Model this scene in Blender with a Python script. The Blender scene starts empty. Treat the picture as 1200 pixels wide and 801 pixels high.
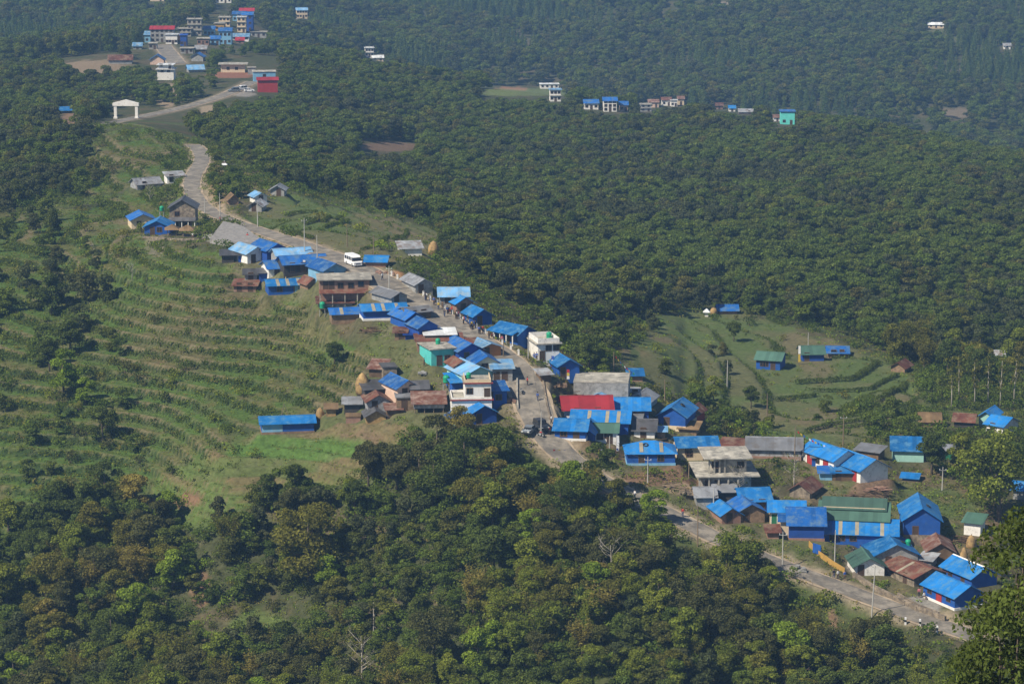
HAZE = 1.3e-4; EXPO = 0.33
import bpy, math, random
import numpy as np
from math import radians as R, sin, cos, pi
random.seed(11); rng = np.random.default_rng(11)
sc = bpy.context.scene; COL = sc.collection
# ---------------------------------------------------------------- camera model (photo pixels 1200 x 801)
F = 3333.33; PITCH = R(11.5)
FW = np.array([0, cos(PITCH), -sin(PITCH)]); UP = np.array([0, sin(PITCH), cos(PITCH)]); RT = np.array([1., 0, 0])
def pdir(px, py): return FW + (px-600)/F*RT + (400.5-py)/F*UP
def proj(x, y, z):
    d = y*cos(PITCH) - z*sin(PITCH)
    return x/d*F+600, 400.5-(y*sin(PITCH)+z*cos(PITCH))/d*F, d
# ---------------------------------------------------------------- noise
def _h(i, j, s): 
    v = np.sin(i*127.1+j*311.7+s*74.7)*43758.5453
    return v-np.floor(v)
def vnoise(x, y, s=0):
    xi, yi = np.floor(x), np.floor(y); fx, fy = x-xi, y-yi
    fx = fx*fx*(3-2*fx); fy = fy*fy*(3-2*fy)
    a = _h(xi, yi, s)*(1-fx)+_h(xi+1, yi, s)*fx; b = _h(xi, yi+1, s)*(1-fx)+_h(xi+1, yi+1, s)*fx
    return a*(1-fy)+b*fy
def fbm(x, y, s=0, o=4):
    t = 0; a = .5
    for k in range(o): t = t+a*vnoise(x, y, s+k*13); x = x*2.03; y = y*2.03; a *= .5
    return t/(1-.5**o)
def sstep(a, b, x): t = np.clip((x-a)/(b-a), 0, 1); return t*t*(3-2*t)
def inpoly(u, v, pts):
    r = np.zeros(u.shape, bool); n = len(pts)
    for k in range(n):
        x1, y1 = pts[k]; x2, y2 = pts[(k+1) % n]
        if y1 == y2: continue
        r ^= ((y1 > v) != (y2 > v)) & (u < (x2-x1)*(v-y1)/(y2-y1)+x1)
    return r
# ---------------------------------------------------------------- terrain
CP = [(1100,733,492),(980,690,505),(915,660,512),(800,610,525),(720,570,535),(640,530,545),(620,490,552),(612,440,570),(545,383,590),(480,348,604),(420,312,622),(330,280,658),(262,258,700),(230,235,745),(225,205,795),(237,185,840),(222,166,890),
(148,138,1050),(205,125,1100),(285,105,1150),(193,95,1220),(140,75,1280),(200,65,1340),(240,45,1480),(280,20,1650),
(150,150,880),(110,160,880),(150,175,850),(130,200,825),(180,222,785),(215,268,732),(280,280,690),
(250,300,650),(150,285,680),(60,300,700),(0,300,705),(80,230,790),(0,230,830),(80,190,860),(0,180,930),(60,110,1150),(0,85,1300),(60,150,960),
(60,60,1650),(0,20,1850),(150,20,1800),(60,0,1900),(130,50,1700),
(300,345,632),(230,360,630),(100,360,655),(0,360,668),(360,400,606),(300,430,602),(200,430,610),(100,430,618),(0,430,628),(420,470,572),(340,500,570),(180,500,590),(80,500,596),(0,520,592),(260,540,560),(150,570,572),(50,580,574),(100,640,556),(0,650,560),(60,720,540),(0,790,530),(200,660,545),(200,780,515),(300,620,545),(400,570,548),(430,500,563),(520,500,556),(330,720,525),(480,600,535),(560,580,535),(480,700,508),(650,640,515),(600,720,495),(700,600,525),(450,790,490),(700,790,472),(780,680,503),(880,720,495),(860,800,470),(1000,775,488),(1100,790,470),(1200,800,470),
(1200,720,505),(1150,690,510),(1040,660,518),(1140,627,533),(1040,605,540),(950,612,530),(870,602,531),(850,572,540),(760,547,545),(920,562,545),(1000,562,548),(1100,575,552),(1180,600,545),(1200,550,570),(1150,503,600),(1080,497,600),(950,512,580),(870,515,572),(800,502,572),(700,503,560),(700,474,570),(760,480,572),(655,440,575),(640,418,584),(700,440,592),(590,400,592),
(850,470,612),(950,470,628),(1050,450,642),(900,433,662),(1000,417,682),(1100,440,668),(1200,440,690),(780,420,632),(720,400,645),(760,380,690),(850,370,735),
(600,350,670),(530,300,710),(490,300,662),(440,262,740),(350,255,705),(400,238,800),(300,240,730),(280,205,810),(350,200,900),(300,150,1020),(250,145,1010),
(650,300,790),(800,320,810),(950,330,800),(1100,340,800),(1200,390,750),(1100,400,740),(600,220,1000),(800,250,950),(1000,260,920),(1200,280,890),(450,150,1150),(600,140,1240),(800,180,1140),(1000,185,1120),(1200,225,1030),
(420,80,1400),(560,105,1380),(640,112,1360),(720,130,1320),(800,140,1300),(920,145,1290),(1050,165,1230),(1200,200,1150),
(420,95,1550),(600,130,1560),(800,158,1480),(1000,180,1420),(1200,222,1330),
(420,65,1700),(600,92,1750),(800,118,1680),(1000,142,1620),(1200,178,1560),(1100,80,1800),(900,50,1900),(700,40,1950),(500,40,1900),(350,45,1780),(600,-10,2150),(900,-10,2100),(1200,-10,2050),(300,-10,1950),(0,-20,2000),
(0,-120,2450),(400,-120,2450),(800,-120,2450),(1200,-120,2450),(0,-195,2800),(600,-195,2800),(1200,-195,2800),
(0,950,430),(400,950,400),(800,950,390),(1200,950,360),(0,1300,260),(600,1300,250),(1200,1300,220),(0,2000,90),(600,2000,85),(1200,2000,80)]
CPx = list(CP)
for (u, v, d) in CP:
    if u == 0: CPx.append((-650, v, d))
    if u == 1200: CPx.append((1850, v, d))
cp = np.array([d*pdir(u, v) for u, v, d in CPx])
def qmap(x, y): return np.stack([x/y*7.0, np.log(y)*2.6], -1)
Q = qmap(cp[:, 0], cp[:, 1]); n = len(Q)
def tps(r2): return .5*r2*np.log(r2+1e-9)
A = np.zeros((n+3, n+3)); d2 = ((Q[:, None]-Q[None])**2).sum(-1); A[:n, :n] = tps(d2)+np.eye(n)*0.004
A[:n, n] = 1; A[:n, n+1:] = Q; A[n, :n] = 1; A[n+1:, :n] = Q.T
W = np.linalg.solve(A, np.r_[cp[:, 2], 0, 0, 0])
TV = np.unique(np.r_[np.linspace(-.34, -.2, 30), np.linspace(-.2, .2, 345), np.linspace(.2, .34, 30)])
YV = np.unique(np.round(np.r_[np.linspace(60, 440, 60), np.linspace(440, 770, 480), np.linspace(770, 1400, 225), np.linspace(1400, 2790, 170)], 4))
NT, NY = len(TV), len(YV)
GY, GT = np.meshgrid(YV, TV, indexing='ij'); GX = GT*GY
q = qmap(GX, GY).reshape(-1, 2); Z = np.empty(len(q))
for k in range(0, len(q), 20000):
    dd = ((q[k:k+20000, None]-Q[None])**2).sum(-1); Z[k:k+20000] = tps(dd)@W[:n]+W[n]+q[k:k+20000]@W[n+1:]
Z = Z.reshape(NY, NT)
far = sstep(760, 1100, GY)
Z += (fbm(GX/40, GY/40, 3)-.5)*2.0*(1-far)*sstep(300, 450, GY) + far*((fbm(GX/120, GY/120, 5)-.5)*14*sstep(900, 1700, GY))
Z = np.minimum(Z, -8)
GU, GV, GD = proj(GX, GY, Z)
def hit(px, py, zo=0.0):
    """first ground point seen through a photo pixel"""
    d = pdir(px, py); t = d[0]/d[1]; s = d[2]/d[1]
    k = min(max(np.searchsorted(TV, t)-1, 0), NT-2); f = (t-TV[k])/(TV[k+1]-TV[k])
    prof = Z[:, k]*(1-f)+Z[:, k+1]*f+zo
    df = prof-YV*s; idx = np.nonzero((df >= 0) & (YV > 300))[0]
    if len(idx) == 0: y = 2500.
    else:
        j = idx[0]; a, b = df[j-1], df[j]; y = YV[j-1]+(YV[j]-YV[j-1])*(-a)/(b-a+1e-9)
    return np.array([t*y, y, s*y-zo])
def zat(x, y, G=None):
    G = Z if G is None else G
    x = np.asarray(x, float); y = np.asarray(y, float); t = x/y
    k = np.clip(np.searchsorted(TV, t)-1, 0, NT-2); j = np.clip(np.searchsorted(YV, y)-1, 0, NY-2)
    f = (t-TV[k])/(TV[k+1]-TV[k]); g = (y-YV[j])/(YV[j+1]-YV[j])
    return (G[j, k]*(1-f)+G[j, k+1]*f)*(1-g)+(G[j+1, k]*(1-f)+G[j+1, k+1]*f)*g
# pixel-named regions of the ground (where the fields, terraces and woods lie)
wu = GU+(fbm(GX/9, GY/14, 21)-.5)*22; wv = GV+(fbm(GX/9, GY/14, 22)-.5)*14
PT1 = [(95,300),(150,288),(255,290),(300,345),(370,352),(400,395),(440,420),(410,470),(300,515),(285,535),(160,600),(90,590),(0,620),(0,470),(110,440),(160,400),(120,330)]
PT0 = [(0,250),(120,240),(170,215),(225,205),(215,250),(160,280),(255,290),(95,300),(0,310)]
PT2 = [(115,152),(170,146),(215,165),(226,185),(222,215),(190,225),(120,225),(85,235),(100,190)]
PT3 = [(285,245),(330,226),(380,238),(440,250),(520,270),(500,300),(470,310),(425,300),(360,285),(290,262)]
PT4 = [(720,395),(770,372),(840,362),(900,368),(960,395),(1040,425),(1070,450),(1080,485),(1000,525),(900,515),(850,480),(760,455),(715,430)]
PT5 = [(155,600),(180,555),(280,515),(400,495),(470,500),(480,520),(430,560),(340,580),(235,615),(190,615)]
PT6 = [(940,545),(1045,555),(1120,545),(1185,590),(1180,625),(1120,690),(1090,620),(940,600)]
PVIL = [(390,350),(430,310),(500,338),(640,400),(680,430),(760,450),(830,500),(1020,520),(1020,560),(1120,640),(1120,700),(1000,690),(850,640),(740,560),(600,520),(480,500),(410,490),(480,430),(450,390)]
PVIL2 = [(255,300),(330,285),(430,320),(400,350),(300,350)]
PT1B = [(-600,300),(0,262),(60,268),(110,300),(150,330),(170,430),(120,600),(0,640),(-600,640)]
m1 = inpoly(wu, wv, PT1) | inpoly(wu, wv, PT1B); m0 = inpoly(wu, wv, PT0); m2 = inpoly(wu, wv, PT2); m3 = inpoly(wu, wv, PT3); m4 = inpoly(wu, wv, PT4); m5 = inpoly(wu, wv, PT5); m6 = inpoly(wu, wv, PT6)
mv = inpoly(wu, wv, PVIL) | inpoly(wu, wv, PVIL2)
near = GY < 1000
for m in (m1, m0, m2, m3, m4, m5, m6, mv): m &= near
def terrace(mask, step, wob, seed, riser=.3):
    global Z
    zz = Z/step+fbm(GX/55, GY/45, seed, 2)*wob; fl = np.floor(zz); fr = zz-fl
    out = fl+sstep(1-riser, 1, fr)*.88+.12*fr
    mk = mask.astype(float)
    for _ in range(3): mk[1:-1, 1:-1] = (mk[1:-1, 1:-1]*2+mk[2:, 1:-1]+mk[:-2, 1:-1]+mk[1:-1, 2:]+mk[1:-1, :-2])/6
    Z = Z+mk*(out-zz)*step
    return fl, fr
f1, r1 = terrace(m1 | m0, 1.75, 1.1, 31, .24)
f2, r2 = terrace(m2, 1.5, .6, 33, .18)
f4, r4 = terrace(m3 | (m4 & (GU > 800)), 2.2, .5, 35, .16)
f5, r5 = terrace(m5, 1.3, .8, 37, .22)
# ---------------------------------------------------------------- roads: laid through the ground, ground levelled beside them
def smooth_path(pts, step=3.0):
    p = np.array(pts); seg = np.r_[0, np.cumsum(np.hypot(*(p[1:, :2]-p[:-1, :2]).T))]
    s = np.arange(0, seg[-1], step); out = np.stack([np.interp(s, seg, p[:, k]) for k in range(3)], 1)
    ker = np.ones(7)/7
    for _ in range(3):
        pad = np.vstack([np.repeat(out[:1], 3, 0), out, np.repeat(out[-1:], 3, 0)])
        out = np.stack([np.convolve(pad[:, k], ker, 'valid') for k in range(3)], 1)
    return out
ROADPX = [(1180,757),(1110,737),(1060,718),(1010,698),(960,678),(915,662),(875,648),(835,636),(812,618),(792,602),(760,590),(735,578),(700,564),(655,545),(640,530),(629,508),(626,490),(624,470),(621,452),(614,434),(598,419),(571,404),(530,384),(499,364),(476,348),(450,331),(425,316),(400,304),(370,293),(330,279),(290,266),(262,256),(241,246),(228,232),(223,219),(226,206),(234,195),(238,184),(232,173),(221,167)]
ROAD2PX = [(120,147),(150,140),(175,135),(205,129),(235,121),(262,113),(284,102),(300,94)]
ROAD3PX = [(209,77),(202,68),(194,58),(190,52)]
def halfw(p): return np.interp(p[:, 1], [480, 520, 545, 600, 640, 700, 760, 900], [2.7, 2.7, 3.6, 3.9, 2.9, 2.2, 2.3, 2.3])
ROADS = [(smooth_path([hit(*p) for p in ROADPX]), 3.4), (smooth_path([hit(*p) for p in ROAD2PX], 4), 2.6), (smooth_path([hit(*p) for p in ROAD3PX], 4), 4.0)]
def level_to(path, hw, blend):
    global Z; hm = float(np.max(hw))
    x0, y0 = path[:, 0].min()-hm-blend, path[:, 1].min()-hm-blend; x1, y1 = path[:, 0].max()+hm+blend, path[:, 1].max()+hm+blend
    ii = np.nonzero((GX > x0) & (GX < x1) & (GY > y0) & (GY < y1)); gx, gy = GX[ii], GY[ii]
    best = np.full(len(gx), 1e9); bz = np.zeros(len(gx)); bh = np.zeros(len(gx))
    for k in range(len(path)-1):
        p, q = path[k], path[k+1]; e = q-p; t = np.clip(((gx-p[0])*e[0]+(gy-p[1])*e[1])/(e[0]**2+e[1]**2), 0, 1)
        d = np.hypot(gx-p[0]-t*e[0], gy-p[1]-t*e[1]); c = d < best; best[c] = d[c]; bz[c] = (p[2]+t*e[2])[c]; bh[c] = hw[k]
    best = best-bh; w = 1-sstep(.6, blend, best); Z[ii] = Z[ii]*(1-w)+bz*w
    out = np.full(Z.shape, 1e9); out[ii] = best
    return out
ROADS = [(p, halfw(p) if k == 0 else np.full(len(p), hw)) for k, (p, hw) in enumerate(ROADS)]
RD = [level_to(p, hw, 3.5) for p, hw in ROADS]
rdist = np.minimum(np.minimum(RD[0], RD[1]), RD[2])
# ---------------------------------------------------------------- materials
def mat(name, col, rough=.8, var=.25, scale=.6, bump=0., stain=None, stain_amt=0., sheets=None, spec=.3, metal=0.):
    m = bpy.data.materials.new(name); m.use_nodes = True; nt = m.node_tree; N = nt.nodes; L = nt.links
    b = N['Principled BSDF']; b.inputs['Roughness'].default_value = rough; b.inputs['Specular IOR Level'].default_value = spec; b.inputs['Metallic'].default_value = metal
    tc = N.new('ShaderNodeTexCoord'); no = N.new('ShaderNodeTexNoise'); no.inputs['Scale'].default_value = scale; no.inputs['Detail'].default_value = 6
    oi = N.new('ShaderNodeObjectInfo'); ad = N.new('ShaderNodeVectorMath'); ad.operation = 'ADD'
    sc_ = N.new('ShaderNodeVectorMath'); sc_.operation = 'SCALE'; sc_.inputs[0].default_value = (91, 57, 33); L.new(oi.outputs['Random'], sc_.inputs['Scale'])
    L.new(tc.outputs['Object'], ad.inputs[0]); L.new(sc_.outputs[0], ad.inputs[1]); L.new(ad.outputs[0], no.inputs['Vector'])
    mp = N.new('ShaderNodeMapRange'); mp.inputs['From Min'].default_value = .3; mp.inputs['From Max'].default_value = .7; mp.inputs['To Min'].default_value = 1-var; mp.inputs['To Max'].default_value = 1+var
    L.new(no.outputs['Fac'], mp.inputs['Value']); fac = mp.outputs[0]
    if sheets is not None:
        sx = N.new('ShaderNodeSeparateXYZ'); L.new(tc.outputs['Object'], sx.inputs[0])
        ml = N.new('ShaderNodeMath'); ml.operation = 'MULTIPLY'; ml.inputs[1].default_value = 1.15; L.new(sx.outputs[sheets], ml.inputs[0])
        fl = N.new('ShaderNodeMath'); fl.operation = 'FLOOR'; L.new(ml.outputs[0], fl.inputs[0])
        wn = N.new('ShaderNodeTexWhiteNoise'); wn.noise_dimensions = '2D'; cx = N.new('ShaderNodeCombineXYZ'); L.new(fl.outputs[0], cx.inputs[0]); L.new(oi.outputs['Random'], cx.inputs[1]); L.new(cx.outputs[0], wn.inputs['Vector'])
        m2_ = N.new('ShaderNodeMapRange'); m2_.inputs['To Min'].default_value = .84; m2_.inputs['To Max'].default_value = 1.14; L.new(wn.outputs['Value'], m2_.inputs['Value'])
        mm = N.new('ShaderNodeMath'); mm.operation = 'MULTIPLY'; L.new(fac, mm.inputs[0]); L.new(m2_.outputs[0], mm.inputs[1]); fac = mm.outputs[0]
        rv_ = N.new('ShaderNodeMapRange'); rv_.inputs['To Min'].default_value = .72; rv_.inputs['To Max'].default_value = 1.3; L.new(oi.outputs['Random'], rv_.inputs['Value']); m3_ = N.new('ShaderNodeMath'); m3_.operation = 'MULTIPLY'; L.new(fac, m3_.inputs[0]); L.new(rv_.outputs[0], m3_.inputs[1]); fac = m3_.outputs[0]
        wv_ = N.new('ShaderNodeMath'); wv_.operation = 'MULTIPLY'; wv_.inputs[1].default_value = 30; L.new(sx.outputs[sheets], wv_.inputs[0])
        sn = N.new('ShaderNodeMath'); sn.operation = 'SINE'; L.new(wv_.outputs[0], sn.inputs[0])
        bp = N.new('ShaderNodeBump'); bp.inputs['Strength'].default_value = .35; bp.inputs['Distance'].default_value = .04; L.new(sn.outputs[0], bp.inputs['Height']); L.new(bp.outputs[0], b.inputs['Normal'])
    vm = N.new('ShaderNodeVectorMath'); vm.operation = 'SCALE'; vm.inputs[0].default_value = col; L.new(fac, vm.inputs['Scale']); out = vm.outputs[0]
    if stain is not None:
        n2 = N.new('ShaderNodeTexNoise'); n2.inputs['Scale'].default_value = scale*1.7; n2.inputs['Detail'].default_value = 8; n2.inputs['Roughness'].default_value = .7; L.new(ad.outputs[0], n2.inputs['Vector'])
        rp = N.new('ShaderNodeMapRange'); rp.inputs['From Min'].default_value = .62-stain_amt*.3; rp.inputs['From Max'].default_value = .74-stain_amt*.2; L.new(n2.outputs['Fac'], rp.inputs['Value'])
        mx = N.new('ShaderNodeMix'); mx.data_type = 'RGBA'; L.new(rp.outputs[0], mx.inputs['Factor']); L.new(out, mx.inputs['A']); mx.inputs['B'].default_value = (*stain, 1); out = mx.outputs['Result']
    L.new(out, b.inputs['Base Color'])
    if bump and sheets is None:
        bp = N.new('ShaderNodeBump'); bp.inputs['Strength'].default_value = bump; bp.inputs['Distance'].default_value = .15; L.new(no.outputs['Fac'], bp.inputs['Height']); L.new(bp.outputs[0], b.inputs['Normal'])
    return m
M = {}
def roofmat(k, col, stain=None, amt=0., var=.14, rough=.5):
    for ax, s in (('x', 0), ('y', 1)): M['r_'+k+ax] = mat('roof_'+k+ax, col, rough, var, .35, sheets=s, stain=stain, stain_amt=amt)
roofmat('blue', (.010,.095,.34), (.09,.17,.28), .5); roofmat('sky', (.010,.145,.42), (.08,.22,.38), .45); roofmat('deep', (.012,.055,.28))
roofmat('lblue', (.13,.30,.52), (.30,.38,.42), .5, .25); roofmat('gray', (.20,.21,.23), (.12,.11,.10), .4, .2); roofmat('tin', (.33,.35,.37), (.17,.12,.09), .5, .25)
roofmat('rust', (.115,.042,.028), (.19,.13,.09), .5, .35, .8); roofmat('rusttin', (.24,.17,.14), (.13,.05,.03), .8, .35, .8); roofmat('red', (.28,.022,.03)); roofmat('green', (.06,.125,.095)); roofmat('slate', (.085,.085,.092), (.05,.05,.045), .4, .25)
roofmat('thatch', (.16,.105,.055), None, 0, .4, .95); roofmat('conc', (.36,.34,.29), (.2,.19,.17), .6, .2, .9); roofmat('white', (.6,.62,.63), (.4,.4,.4), .3)
for k, c, st, am, vr in [('blue',(.012,.08,.33),(.04,.10,.25),.2,.15),('deep',(.012,.06,.28),None,0,.15),('lblue',(.17,.37,.55),(.3,.4,.45),.3,.15),('cream',(.62,.50,.34),(.4,.33,.24),.3,.1),('white',(.74,.72,.68),(.45,.43,.4),.3,.08),('pink',(.62,.44,.34),(.4,.3,.24),.3,.1),
    ('brick',(.25,.145,.105),(.30,.2,.15),.5,.25),('mud',(.24,.16,.10),(.14,.1,.06),.5,.25),('stone',(.27,.22,.16),(.12,.1,.08),.7,.4),('gray',(.30,.30,.29),(.18,.18,.17),.5,.2),('dark',(.045,.042,.04),None,0,.3),('turq',(.08,.45,.42),(.2,.4,.38),.2,.12),('turqb',(.13,.62,.56),None,0,.08),('teal',(.30,.52,.46),None,0,.12),
    ('tin',(.30,.31,.32),(.17,.14,.12),.5,.25),('wood',(.13,.085,.05),None,0,.35),('conc',(.36,.335,.28),(.2,.19,.17),.6,.2),('red',(.32,.03,.03),None,0,.12),('green',(.02,.14,.07),None,0,.12),('yellow',(.40,.24,.06),None,0,.1),('orange',(.5,.2,.06),None,0,.1),('pave',(.26,.25,.24),(.17,.16,.15),.5,.2),('hay',(.36,.24,.10),(.2,.13,.06),.6,.3)]:
    M['w_'+k] = mat('wall_'+k, c, .85, vr, .8, .3, st, am)
M['glass'] = mat('pane_dark', (.02,.022,.025), .15, .2, spec=.5); M['frame'] = mat('frame_wood', (.12,.07,.04), .7); M['frame_red'] = mat('frame_red', (.25,.03,.03), .6); M['frame_white'] = mat('frame_white', (.7,.7,.68), .6)
M['door'] = mat('door_wood', (.07,.045,.03), .7); M['strip'] = mat('roof_sheet_clear', (.30,.27,.2), .5); M['asphalt'] = mat('asphalt', (.25,.222,.182), .95, .3, .25, .2, (.13,.12,.105), .7); M['dirt'] = mat('dirt', (.34,.27,.19), 1, .3, .3)
M['tankgreen'] = mat('tank_green', (.015,.30,.16), .4, .1); M['steel'] = mat('steel', (.35,.36,.36), .5, .15); M['polec'] = mat('pole_concrete', (.40,.39,.36), .9, .15); M['polew'] = mat('pole_wood', (.2,.15,.1), .9); M['wire'] = mat('wire', (.05,.05,.05), .6)
M['paintw'] = mat('paint_white', (.8,.8,.8), .3, .04); M['black'] = mat('black', (.02,.02,.02), .5); M['cargray'] = mat('car_gray', (.22,.25,.28), .25, .03, metal=.3); M['cardark'] = mat('car_dark', (.03,.035,.045), .25, .03); M['carred'] = mat('car_red', (.4,.03,.03), .3, .05); M['lamp'] = mat('lamp_glass', (.8,.8,.75), .1)
M['skin'] = mat('skin', (.28,.16,.10), .6, .05); M['hair'] = mat('hair', (.01,.009,.008), .6)
for k, c in [('s_red',(.4,.03,.03)),('s_white',(.7,.7,.7)),('s_blue',(.04,.1,.35)),('s_dark',(.03,.03,.04)),('s_pink',(.5,.15,.2)),('s_yellow',(.55,.4,.05)),('s_green',(.04,.25,.1)),('s_jeans',(.05,.07,.14)),('s_brown',(.12,.08,.05))]: M[k] = mat('cloth_'+k[2:], c, .9, .1)
def leafmat(name, ramp, hue=None, trans=.42):
    m = bpy.data.materials.new(name); m.use_nodes = True; nt = m.node_tree; N = nt.nodes; L = nt.links; N.clear()
    o = N.new('ShaderNodeOutputMaterial'); oi = N.new('ShaderNodeObjectInfo'); cr = N.new('ShaderNodeValToRGB'); e = cr.color_ramp.elements
    while len(e) < len(ramp): e.new(.5)
    for k, c in enumerate(ramp): e[k].position = k/max(1, len(ramp)-1); e[k].color = (*c, 1)
    L.new(oi.outputs['Random'], cr.inputs[0]); at = N.new('ShaderNodeAttribute'); at.attribute_name = 'tint'
    vm = N.new('ShaderNodeVectorMath'); vm.operation = 'SCALE'; L.new(cr.outputs[0], vm.inputs[0]); L.new(at.outputs['Fac'], vm.inputs['Scale'])
    d = N.new('ShaderNodeBsdfDiffuse'); t = N.new('ShaderNodeBsdfTranslucent'); mx = N.new('ShaderNodeMixShader'); mx.inputs[0].default_value = trans
    L.new(vm.outputs[0], d.inputs[0]); v2 = N.new('ShaderNodeVectorMath'); v2.operation = 'MULTIPLY'; v2.inputs[1].default_value = (1.3, 1.25, .6); L.new(vm.outputs[0], v2.inputs[0]); L.new(v2.outputs[0], t.inputs[0])
    L.new(d.outputs[0], mx.inputs[1]); L.new(t.outputs[0], mx.inputs[2]); L.new(mx.outputs[0], o.inputs[0])
    return m
LM = {'dark': leafmat('leaf_dark', [(0.082,0.112,0.028),(0.113,0.146,0.032)]), 'green': leafmat('leaf_green', [(0.149,0.190,0.029),(0.200,0.227,0.035)]), 'bright': leafmat('leaf_bright', [(0.174,0.249,0.029),(0.209,0.280,0.034)]),
      'olive': leafmat('leaf_olive', [(0.144,0.150,0.030),(0.169,0.162,0.034)]), 'brown': leafmat('leaf_brown', [(0.094,0.101,0.036),(0.109,0.112,0.038)]), 'gold': leafmat('leaf_gold', [(0.226,0.199,0.050),(0.250,0.214,0.055)]),
      'forest': leafmat('leaf_forest', [(0.078,0.114,0.024),(0.102,0.144,0.025),(0.129,0.168,0.028),(0.102,0.120,0.028),(0.156,0.182,0.033),(0.133,0.127,0.035),(0.087,0.107,0.028),(0.117,0.159,0.028)]),
      'forestb': leafmat('leaf_forest_bright', [(0.122,0.168,0.032),(0.104,0.146,0.030),(0.140,0.174,0.039)]), 'forestg': leafmat('leaf_forest_grey', [(0.093,0.105,0.047),(0.080,0.101,0.039),(0.107,0.114,0.049)]),
      'pine': leafmat('leaf_pine', [(0.057,0.098,0.029),(0.092,0.135,0.038),(0.128,0.156,0.041)]),
      'grass': leafmat('leaf_grass', [(0.139,0.195,0.027),(0.176,0.246,0.034),(0.185,0.195,0.040),(0.231,0.186,0.058)], trans=.3), 'shrub': leafmat('leaf_shrub', [(0.080,0.121,0.022),(0.119,0.165,0.027),(0.098,0.108,0.031)])}
M['bark'] = mat('bark', (.10,.08,.06), .95, .3, 2.); M['barkpale'] = mat('bark_pale', (.34,.31,.26), .95, .25, 2.)
# ---------------------------------------------------------------- mesh helpers
class MB:
    def __init__(s): s.v = []; s.f = []
    def add(s, vs, fs):
        o = len(s.v); s.v += [tuple(map(float, p)) for p in vs]; s.f += [tuple(i+o for i in f) for f in fs]; return s
    def box(s, x0, y0, z0, x1, y1, z1):
        return s.add([(x0,y0,z0),(x1,y0,z0),(x1,y1,z0),(x0,y1,z0),(x0,y0,z1),(x1,y0,z1),(x1,y1,z1),(x0,y1,z1)], [(3,2,1,0),(4,5,6,7),(0,1,5,4),(1,2,6,5),(2,3,7,6),(3,0,4,7)])
    def prism(s, poly, axis, a, b):
        n = len(poly)
        if axis == 'y': f = lambda p, t: (p[0], t, p[1])
        elif axis == 'x': f = lambda p, t: (t, p[0], p[1])
        else: f = lambda p, t: (p[0], p[1], t)
        return s.add([f(p, a) for p in poly]+[f(p, b) for p in poly], [tuple(range(n))[::-1], tuple(range(n, 2*n))]+[(k, (k+1) % n, n+(k+1) % n, n+k) for k in range(n)])
    def tube(s, pts, rad, n=6):
        pts = [np.array(p, float) for p in pts]; rad = rad if hasattr(rad, '__len__') else [rad]*len(pts); vs = []
        for k, p in enumerate(pts):
            t = pts[min(k+1, len(pts)-1)]-pts[max(k-1, 0)]; t = t/(np.linalg.norm(t)+1e-9)
            a = np.cross(t, (0, 0, 1) if abs(t[2]) < .9 else (1, 0, 0)); a /= np.linalg.norm(a); b = np.cross(t, a)
            vs += [p+rad[k]*(cos(2*pi*i/n)*a+sin(2*pi*i/n)*b) for i in range(n)]
        fs = [(k*n+i, k*n+(i+1) % n, (k+1)*n+(i+1) % n, (k+1)*n+i) for k in range(len(pts)-1) for i in range(n)]
        return s.add(vs, fs+[tuple(range(n))[::-1], tuple(range((len(pts)-1)*n, len(pts)*n))])
    def lathe(s, prof, n=14, c=(0, 0)):
        vs = [(c[0]+r*cos(2*pi*i/n), c[1]+r*sin(2*pi*i/n), z) for r, z in prof for i in range(n)]
        fs = [(k*n+i, k*n+(i+1) % n, (k+1)*n+(i+1) % n, (k+1)*n+i) for k in range(len(prof)-1) for i in range(n)]
        return s.add(vs, fs+[tuple(range(n))[::-1], tuple(range((len(prof)-1)*n, len(prof)*n))])
    def mesh(s, name, m=None, smooth=False):
        me = bpy.data.meshes.new(name); me.from_pydata(s.v, [], s.f); me.update()
        import bmesh as _b; bm = _b.new(); bm.from_mesh(me); _b.ops.recalc_face_normals(bm, faces=bm.faces); bm.to_mesh(me); bm.free()
        if m: me.materials.append(m)
        if smooth: me.polygons.foreach_set('use_smooth', [True]*len(me.polygons))
        return me
    def obj(s, name, m, parent=None, smooth=False):
        o = bpy.data.objects.new(name, s.mesh(name, m, smooth)); COL.objects.link(o); o.parent = parent; return o
def thing(name, label, cat, loc, rz=0, group=None):
    o = bpy.data.objects.new(name, None); COL.objects.link(o); o.location = [float(c) for c in loc]; o.rotation_euler = (0, 0, rz); o.empty_display_size = .3
    o['label'] = label; o['category'] = cat
    if group: o['group'] = group
    return o
def tag(o, label, cat, group=None):
    o['label'] = label; o['category'] = cat
    if group: o['group'] = group
    return o
def dup(o, loc=None, rz=None, label=None, group=None, parent=None, scale=None):
    c = o.copy(); COL.objects.link(c)
    if parent is not None: c.parent = parent
    if loc is not None: c.location = [float(k) for k in loc]
    if rz is not None: c.rotation_euler = (0, 0, rz)
    if scale is not None: c.scale = scale
    if label: c['label'] = label
    if group: c['group'] = group
    for ch in list(KIDS.get(o.name, [])):
        d = ch.copy(); COL.objects.link(d); d.parent = c
        for g in KIDS.get(ch.name, []): e = g.copy(); COL.objects.link(e); e.parent = d
    return c
KIDS = {}
def reg(o):
    """remember a prototype's parts so that copies can be made without walking the whole file"""
    for ch in o.children: KIDS.setdefault(o.name, []).append(ch); [KIDS.setdefault(ch.name, []).append(g) for g in ch.children]
    return o
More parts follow.
